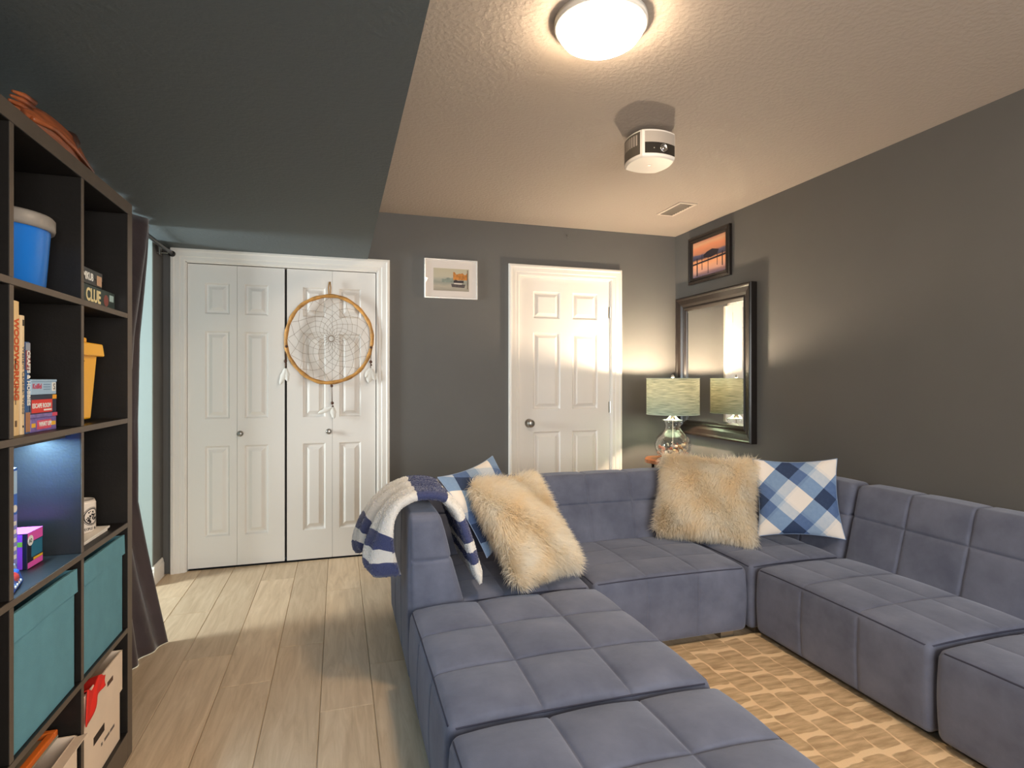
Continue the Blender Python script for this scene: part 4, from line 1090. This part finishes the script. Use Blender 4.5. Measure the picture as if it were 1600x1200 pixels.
panel('red_banner', sx, .002, .104, .002, .034, flatmat('banner_red', (224, 62, 56)), o)
text('title_lettering', 'ESCAPE ROOM', .0155, W_, o, (sx + .0012, .003, .014), YV, ZV, .90, bold=.0005); panel('subtitle_bar', sx + .0003, .060, .100, .006, .010, W_, o, .0006)
panel('orange_tab', sx, .106, .127, .034, .0445, flatmat('tab_orange', (246, 170, 48)), o)
o, sx, sy, sz = carton('game_box', 'pale blue kniffel dice game box topping the small stack', 'game box', (-.83, 1.630, 1.2245), (X1, 1.757, 1.262), mat('game_pale_blue', (166, 196, 222), .45), GS, .84)
text('title_lettering', 'Kniffel', .017, flatmat('kniffel_pink', (206, 84, 110)), o, (sx + e, .006, .015), YV, ZV, 1.0, bold=.0004)
text('maker_mark', 'S', .022, K_, o, (sx + .0012, .108, .012), YV, ZV, .9); panel('maker_square', sx, .103, .122, .008, .030, W_, o)
for k in range(3): panel('small_print', sx, .060, .094, .012 + .006 * k, .0135 + .006 * k, flatmat('steel_blue', (96, 128, 164)), o)
# yellow bin
yb = thing('storage_bin', 'yellow plastic bin with a lipped lid on the second row', 'bin', (-.80, 1.965, R2))
YM = mat('bin_yellow', (255, 186, 0), .3)
def frustum(mb, x0, x1, y0, y1, z0, a0, a1, b0, b1, z1):
    return mb.add([(x0, y0, z0), (x1, y0, z0), (x1, y1, z0), (x0, y1, z0), (a0, b0, z1), (a1, b0, z1), (a1, b1, z1), (a0, b1, z1)], [(0, 3, 2, 1), (4, 5, 6, 7), (0, 1, 5, 4), (1, 2, 6, 5), (2, 3, 7, 6), (3, 0, 4, 7)])
frustum(MB(), -.080, .086, -.060, .048, .010, -.095, .094, -.085, .072, .205).box((-.06, -.035, 0), (.06, .022, .010)).build('bin_body', YM, yb, bevel=.006)
frustum(MB(), -.108, .108, -.100, .090, .198, -.104, .104, -.096, .086, .236).build('bin_lid', YM, yb, bevel=.004)
MB().box((-.06, -.08, .236), (.085, .022, .252)).build('lid_cap', YM, yb, bevel=.004)
MB().add([(.0955, -.062, .196), (.0955, -.022, .182), (.0945, -.062, .160)], [(0, 2, 1)]).build('lid_shadow_patch', mat('bin_shadow_yellow', (150, 96, 8), .5), yb)  # darker yellow triangle, shade under the lid painted on
# lit cell
TOY = 'toys in the lit cell'
o = thing('boxed_game', 'tall blue boxed game standing in the lit cell', 'game box', (-.93, 1.634, R3))
MB().box((0, 0, 0), (.19, .026, .262)).build('box_body', mat('boxed_blue', (70, 120, 214), .4), o, bevel=.0015)
panel('spine_art', .19, .003, .023, .20, .255, flatmat('sky', (180, 214, 244)), o); panel('spine_art', .19, .003, .023, .03, .15, flatmat('lilac', (146, 150, 224)), o)
for k in range(5): panel('spine_mark', .1905, .007, .019, .045 + .020 * k, .055 + .020 * k, W_, o)
MB().lathe([(0, 0), (.009, 0), (.009, .0008), (0, .0008)], 16, (.1905, .013, .165), 'x').build('round_emblem', W_, o)
o = thing('toy_box', 'purple and pink toy carton with a round badge in the lit cell', 'toy box', (-.90, 1.705, R3), 0, TOY)
MB().box((0, 0, 0), (.16, .078, .090)).build('box_body', mat('carton_black', (30, 30, 44), .4), o, bevel=.0012)
MB().box((.0, -.0006, .002), (.150, 0, .088)).build('purple_face', flatmat('purple', (160, 70, 196)), o)
MB().box((.03, -.0012, .058), (.150, -.0006, .070)).build('green_stripe', flatmat('lime', (136, 200, 50)), o)
MB().box((.04, -.0012, .073), (.140, -.0006, .077)).build('white_stripe', W_, o)
MB().box((0, 0, .0900), (.16, .078, .0906)).build('top_face', flatmat('magenta', (230, 90, 180)), o)
panel('window_art', .16, .020, .074, .026, .064, flatmat('teal_art', (40, 112, 140)), o); panel('pink_band', .16, .002, .076, .066, .089, flatmat('magenta', (230, 90, 180)), o); panel('pink_band', .16, .002, .076, .002, .016, flatmat('magenta', (230, 90, 180)), o); panel('yellow_band', .16, .030, .076, .017, .023, flatmat('yellow', (244, 186, 50)), o)
bdg = MB().lathe([(0, 0), (.013, 0), (.013, .0008), (0, .0008)], 20, (.1605, .014, .070), 'x').build('badge', W_, o)
text('badge_lettering', 'A2', .014, K_, o, (.1618, .005, .065), YV, ZV, .9)
o = thing('toy_launcher', 'blue and red plastic toy lying in the lit cell', 'toy', (-.715, 1.565, R3), .25, TOY)
frustum(MB(), -.06, .02, -.05, .050, .0, -.055, .012, -.05, .040, .034).build('toy_body', mat('toy_blue', (44, 96, 200), .3), o, bevel=.005)
MB().tube([(-.02, -.055, .044), (-.015, .0, .052), (-.012, .028, .046)], [.016, .020, .012], 12).build('red_shell', mat('toy_red', (234, 70, 62), .3), o, True)
MB().tube([(-.005, -.05, .020), (.006, .005, .022)], .014, 12).build('red_barrel', MATS['toy_red'], o, True)
frustum(MB(), -.050, .006, .020, .075, .012, -.04, .0, .028, .070, .040).build('grey_nozzle', mat('toy_grey', (176, 192, 216), .35), o, bevel=.003)
for k in range(4): MB().lathe([(0, 0), (.004, 0), (.003, .002), (0, .003)], 10, (.0185, -.040 + .018 * k, .012), 'x').build('stud', W_, o, True)
# mug and boards
o = thing('white_card', 'white card at the bottom under the mug', 'card', (-.93, 1.850, R3), 0, 'cards under the mug')
MB().box((0, 0, 0), (.236, .232, .006)).build('card_sheet', mat('card_white', (244, 236, 226), .6), o, bevel=.001)
o = thing('white_card', 'white card lying directly under the mug', 'card', (-.93, 1.852, R3 + .0062), .02, 'cards under the mug')
MB().box((0, 0, 0), (.242, .240, .006)).build('card_sheet', MATS['card_white'], o, bevel=.001)
mz = R3 + .0124
mg = thing('coffee_mug', 'white mug with a round black emblem standing on the cards', 'mug', (-.752, 2.026, mz))
MB().lathe([(0, .002), (.036, 0), (.041, .004), (.044, .015), (.044, .088), (.040, .098), (.037, .097), (.039, .086), (.039, .010), (0, .008)], 36).build('mug_body', mat('mug_white', (240, 228, 214), .25), mg, True)
MB().tube([(-.040, .018, .078), (-.060, .028, .076), (-.068, .032, .052), (-.060, .028, .028), (-.040, .018, .024)], .005, 8).build('handle', MATS['mug_white'], mg, True)
def on_mug(a, z, r=.0446): return (r * math.cos(a), r * math.sin(a), z)
def mug_patch(mb, a0, a1, z0, z1):
    n = 6; vs = []
    for k in range(n + 1): a = a0 + (a1 - a0) * k / n; vs += [on_mug(a, z0), on_mug(a, z1)]
    return mb.add(vs, [(2 * k, 2 * k + 2, 2 * k + 3, 2 * k + 1) for k in range(n)])
em = MB(); A0 = -.38
for (r0, r1) in ((.0275, .0262), (.0245, .0215)):
    vs = []; n = 36
    for k in range(n):
        q = 2 * PI * k / n
        for r in (r0, r1): vs.append(on_mug(A0 + r * math.cos(q) / .0446, .050 + r * math.sin(q)))
    em.add(vs, [(2 * k, 2 * ((k + 1) % n), 2 * ((k + 1) % n) + 1, 2 * k + 1) for k in range(n)])
rr = random.Random(4)
for k in range(26):
    q = rr.uniform(0, 6.28); r = .018 * math.sqrt(rr.random()); a = A0 + r * math.cos(q) / .0446; z = .050 + r * math.sin(q); s = rr.uniform(.0015, .0035)
    mug_patch(em, a - s / .0446, a + s / .0446, z - s, z + s)
em.build('emblem', K_, mg)
tx = MB()
for k, ch in enumerate('PEOPLE &'):
    if ch != ' ': 
        a = A0 - .62 + k * .115
        text('lettering', ch, .011, K_, mg, on_mug(a, .010, .0449), (-math.sin(a), math.cos(a), 0), ZV, .9)
# fabric bins
M_BIN = mat('bin_fabric_teal', (98, 152, 166), .85, var=.05, vscale=20, bump=.25, bscale=500)
for (y0, y1, lab) in ((1.850, 2.160, 'teal fabric storage bin beneath the white mug'), (1.494, 1.806, 'teal fabric storage bin beneath the lit cell')):
    o = thing('fabric_bin', lab, 'storage bin', (-1.04, y0, R4), 0, 'teal fabric bins in the bookcase'); L_, wd, h = .362, y1 - y0, .312
    b_ = MB().box((0, 0, 0), (L_, wd, .004)).box((0, 0, 0), (.006, wd, h)).box((L_ - .006, 0, 0), (L_, wd, h)).box((0, 0, 0), (L_, .006, h)).box((0, wd - .006, 0), (L_, wd, h))
    b_.build('bin_body', M_BIN, o, bevel=.003)
    hem = MB(); n = 14; vs = []
    for k in range(n + 1):
        y = wd * k / n; w_ = .006 + .0015 * math.sin(k * .5)
        vs += [(L_, y, h - .062), (L_ + w_, y, h - .060), (L_ + w_ * .8, y, h + .002), (L_ - .002, y, h + .001)]
    hem.add(vs, [(4 * k + j, 4 * k + 4 + j, 4 * k + 5 + j, 4 * k + 1 + j) for k in range(n) for j in range(3)] + [(0, 1, 2, 3), (4 * n + 3, 4 * n + 2, 4 * n + 1, 4 * n)]).build('folded_hem', M_BIN, o)
# archive box with red cloth
o = thing('archive_box', 'white cardboard archive box with slot handles on the bottom row', 'box', (-1.02, 1.852, R5))
CB = mat('cardboard_white', (240, 216, 190), .75, var=.04, vscale=10); sx, sy = .345, .300
MB().box((0, .006, 0), (sx - .006, sy - .006, .20)).build('box_base', CB, o, bevel=.002)
fl = MB().box((0, 0, .170), (sx, sy, .185)); 
ld = MB(); ld.box((sx - .005, 0, .160), (sx, sy, .288)).box((0, 0, .160), (.005, sy, .288)).box((0, 0, .160), (sx, .005, .288)).box((0, sy - .005, .160), (sx, sy, .288)).build('box_lid', CB, o, bevel=.001)
for (y0, y1, z0, z1) in ((.17, .215, .232, .246), (.03, .075, .232, .246)):
    panel('lid_slot', sx, y0, y1, z0, z1, mat('slot_dark', (92, 62, 44), .9), o)
panel('hand_hole', sx - .006, .085, .165, .105, .128, mat('slot_darker', (54, 38, 28), .9), o)
for (y0, y1) in ((.14, .150), (.165, .205), (.210, .245)):
    panel('stamp_mark', sx - .006, y0, y1, .070, .079, mat('print_stamp', (110, 96, 88), .7), o)
rc = thing('red_cloth', 'crumpled bright red cloth spilling from the archive box', 'cloth', (-.675, 1.855, R5 + .205))
vs = []; n = 18
for j in range(n + 1):
    for i in range(n + 1):
        u, v = i / n, j / n              # u: from inside the box over the rim and down, v: along the rim
        y = .004 + .125 * v + .012 * math.sin(5 * u)
        drop = (.085 - .055 * v) * (1 + .15 * math.sin(7 * v))
        if u < .5: x = -.055 + .061 * (u / .5); z = .090 - .03 * (1 - u / .5) + .010 * math.sin(9 * v + 4 * u)
        else: x = .006 + .007 * (1 + math.sin(11 * v + 3 * u)) * (u - .5); z = .090 - drop * (u - .5) / .5 + .010 * math.sin(9 * v + 4 * u) * (1 - (u - .5) / .5)
        vs.append((x, y, z))
MB().add(vs, [(j * (n + 1) + i, j * (n + 1) + i + 1, (j + 1) * (n + 1) + i + 1, (j + 1) * (n + 1) + i) for j in range(n) for i in range(n)]).build('cloth', mat('cloth_red', (232, 44, 28), .8), rc, True).modifiers.new('thick', 'SOLIDIFY').thickness = .003

# things in the bottom cell beside it
o = thing('shipping_box', 'open white cardboard box under the orange tray', 'box', (-1.0, 1.52, R5))
b_ = MB().box((0, 0, 0), (.325, .295, .004)).box((0, 0, 0), (.004, .295, .21)).box((.321, 0, 0), (.325, .295, .21)).box((0, 0, 0), (.325, .004, .21)).box((0, .291, 0), (.325, .295, .21)); b_.build('box_body', CB, o)
MB().add([(.325, .01, .21), (.325, .285, .21), (.352, .285, .216), (.352, .01, .216), (.325, .01, .207), (.325, .285, .207), (.352, .285, .213), (.352, .01, .213)], [(0, 3, 2, 1), (4, 5, 6, 7), (2, 3, 7, 6), (0, 1, 5, 4), (1, 2, 6, 5), (3, 0, 4, 7)]).build('flap', CB, o)
o = thing('orange_tray', 'orange plastic tray lying on the open cardboard box', 'tray', (-.86, 1.68, R5 + .2175))
OR = mat('tray_orange', (226, 112, 40), .4)
MB().box((-.10, -.13, 0), (.145, .125, .006)).build('tray_base', mat('tray_inner_grey', (160, 150, 130), .6), o)
for a in ((-.10, -.13, .145, -.112), (-.10, .107, .145, .125), (-.10, -.112, -.082, .107), (.127, -.112, .145, .107)): MB().box((a[0], a[1], .006), (a[2], a[3], .022)).build('tray_rim', OR, o, bevel=.003)

# carved ornament on top of the bookcase
o = thing('wood_carving', 'reddish brown carved wooden ornament with ribbed ends on the bookcase', 'carving', (-.712, 1.745, 1.853), 0)
CW = mat('carved_rosewood', (160, 84, 44), .38, var=.35, vscale=14, vstretch=(6, 1, 6), coat=.2)
def lens_body(y0, y1, hgt, wd, dip):
    n = 18; vs = []; k = 10; fs = []
    for i in range(n + 1):
        t = i / n; y = y0 + (y1 - y0) * t; s = math.sin(PI * (.1 + .8 * t)) ** .7
        for j in range(k):
            q = 2 * PI * j / k
            vs.append((wd * s * math.cos(q), y, hgt * .5 * s * math.sin(q) + hgt * .5 * s + dip * (t - .5) ** 2))
    for i in range(n):
        for j in range(k): fs.append((i * k + j, (i + 1) * k + j, (i + 1) * k + (j + 1) % k, i * k + (j + 1) % k))
    fs += [tuple(reversed(range(k))), tuple(n * k + j for j in range(k))]
    return MB().add(vs, [tuple(reversed(f)) for f in fs])
bd_ = lens_body(-.165, .205, .084, .034, .03).build('carved_body', CW, o, True)
MB().tube([(.026, -.14, .020), (.034, -.05, .034), (.034, .06, .030), (.026, .20, .014)], .006, 8).build('edge_ridge', CW, o, True)
MB().lathe([(0, -.03), (.018, -.02), (.026, 0), (.018, .02), (0, .03)], 14, (.012, .085, .055)).build('dark_hollow', mat('carving_dark', (58, 34, 24), .5), o, True)
for k in range(5): MB().tube([(.022 - k * .004, -.12, .066 - k * .010), (.020 - k * .004, -.165, .062 - k * .011), (.016 - k * .003, -.205, .052 - k * .010)], [.006, .006, .003], 8).build('tine', CW, o, True)
for k in range(7): MB().tube([(.028, .115 + k * .013, .034 - k * .003), (.010, .120 + k * .013, .064 - k * .005), (-.02, .118 + k * .013, .058 - k * .005)], .0045, 6).build('rib', CW, o, True)

# ------------------------------------------------------------------ curtain and rod
RZ2, RX2 = 2.078, -1.030
o = thing('curtain_rod', 'dark metal curtain rod under the soffit reaching the closet wall', 'curtain rod', (RX2, 0, 0))
M_ROD = mat('rod_gunmetal', (70, 70, 72), .3, .8)
MB().tube([(0, 2.235, RZ2), (0, 4.17, RZ2)], .0125, 14).build('rod', M_ROD, o, True)
MB().lathe([(.016, 0), (.019, .004), (.019, .016), (.015, .022), (0, .024)], 18, (0, 4.176, RZ2), 'y').build('end_cap', M_ROD, o, True)
MB().box((-.045, 4.05, RZ2 - .03), (-.038, 4.09, RZ2 + .03)).tube([(-.06, 4.07, RZ2 - .016), (0, 4.07, RZ2 - .016)], .004, 6).build('bracket', M_STEEL, o)
def curtain():
    vs = []; uv = []; nu, nv = 110, 46
    ye = [(0, 3.60), (.08, 3.56), (.2, 3.47), (.3, 3.39), (.5, 3.33), (.72, 3.31), (1.0, 3.10)]
    for j in range(nv + 1):
        v = j / nv                       # 0 top .. 1 floor
        z = 2.114 - v * 2.111
        k = next(q for q in range(len(ye) - 1) if v <= ye[q + 1][0] + 1e-9); f = (v - ye[k][0]) / (ye[k + 1][0] - ye[k][0])
        edge = ye[k][1] * (1 - f) + ye[k + 1][1] * f
        fl = max(0, (v - .70) / .30)
        for i in range(nu + 1):
            u = i / nu
            y = 2.238 + (edge - 2.238) * u
            x = -.995 + .021 * (1 - .45 * fl) * math.sin(u * 44 + 1.2 * math.sin(3 * v)) + .010 * math.sin(u * 23 + 4 * v)
            x += fl ** 1.1 * .20 * max(0, (u - .15) / .85) ** 1.2
            vs.append((x, y, z)); uv.append((u, v))
    W = nu + 1
    fs = [(j * W + i, (j + 1) * W + i, (j + 1) * W + i + 1, j * W + i + 1) for j in range(nv) for i in range(nu)]
    o = MB().add(vs, fs, uv).build('curtain', mat('curtain_taffeta', (70, 60, 63), .33, var=.1, vscale=12, bump=.35, bscale=40, sheen=.3), None, True)
    o.modifiers.new('thick', 'SOLIDIFY').thickness = .002
    tag(o, 'dark plum taffeta curtain hanging beside the bookcase to the floor', 'curtain')
curtain()
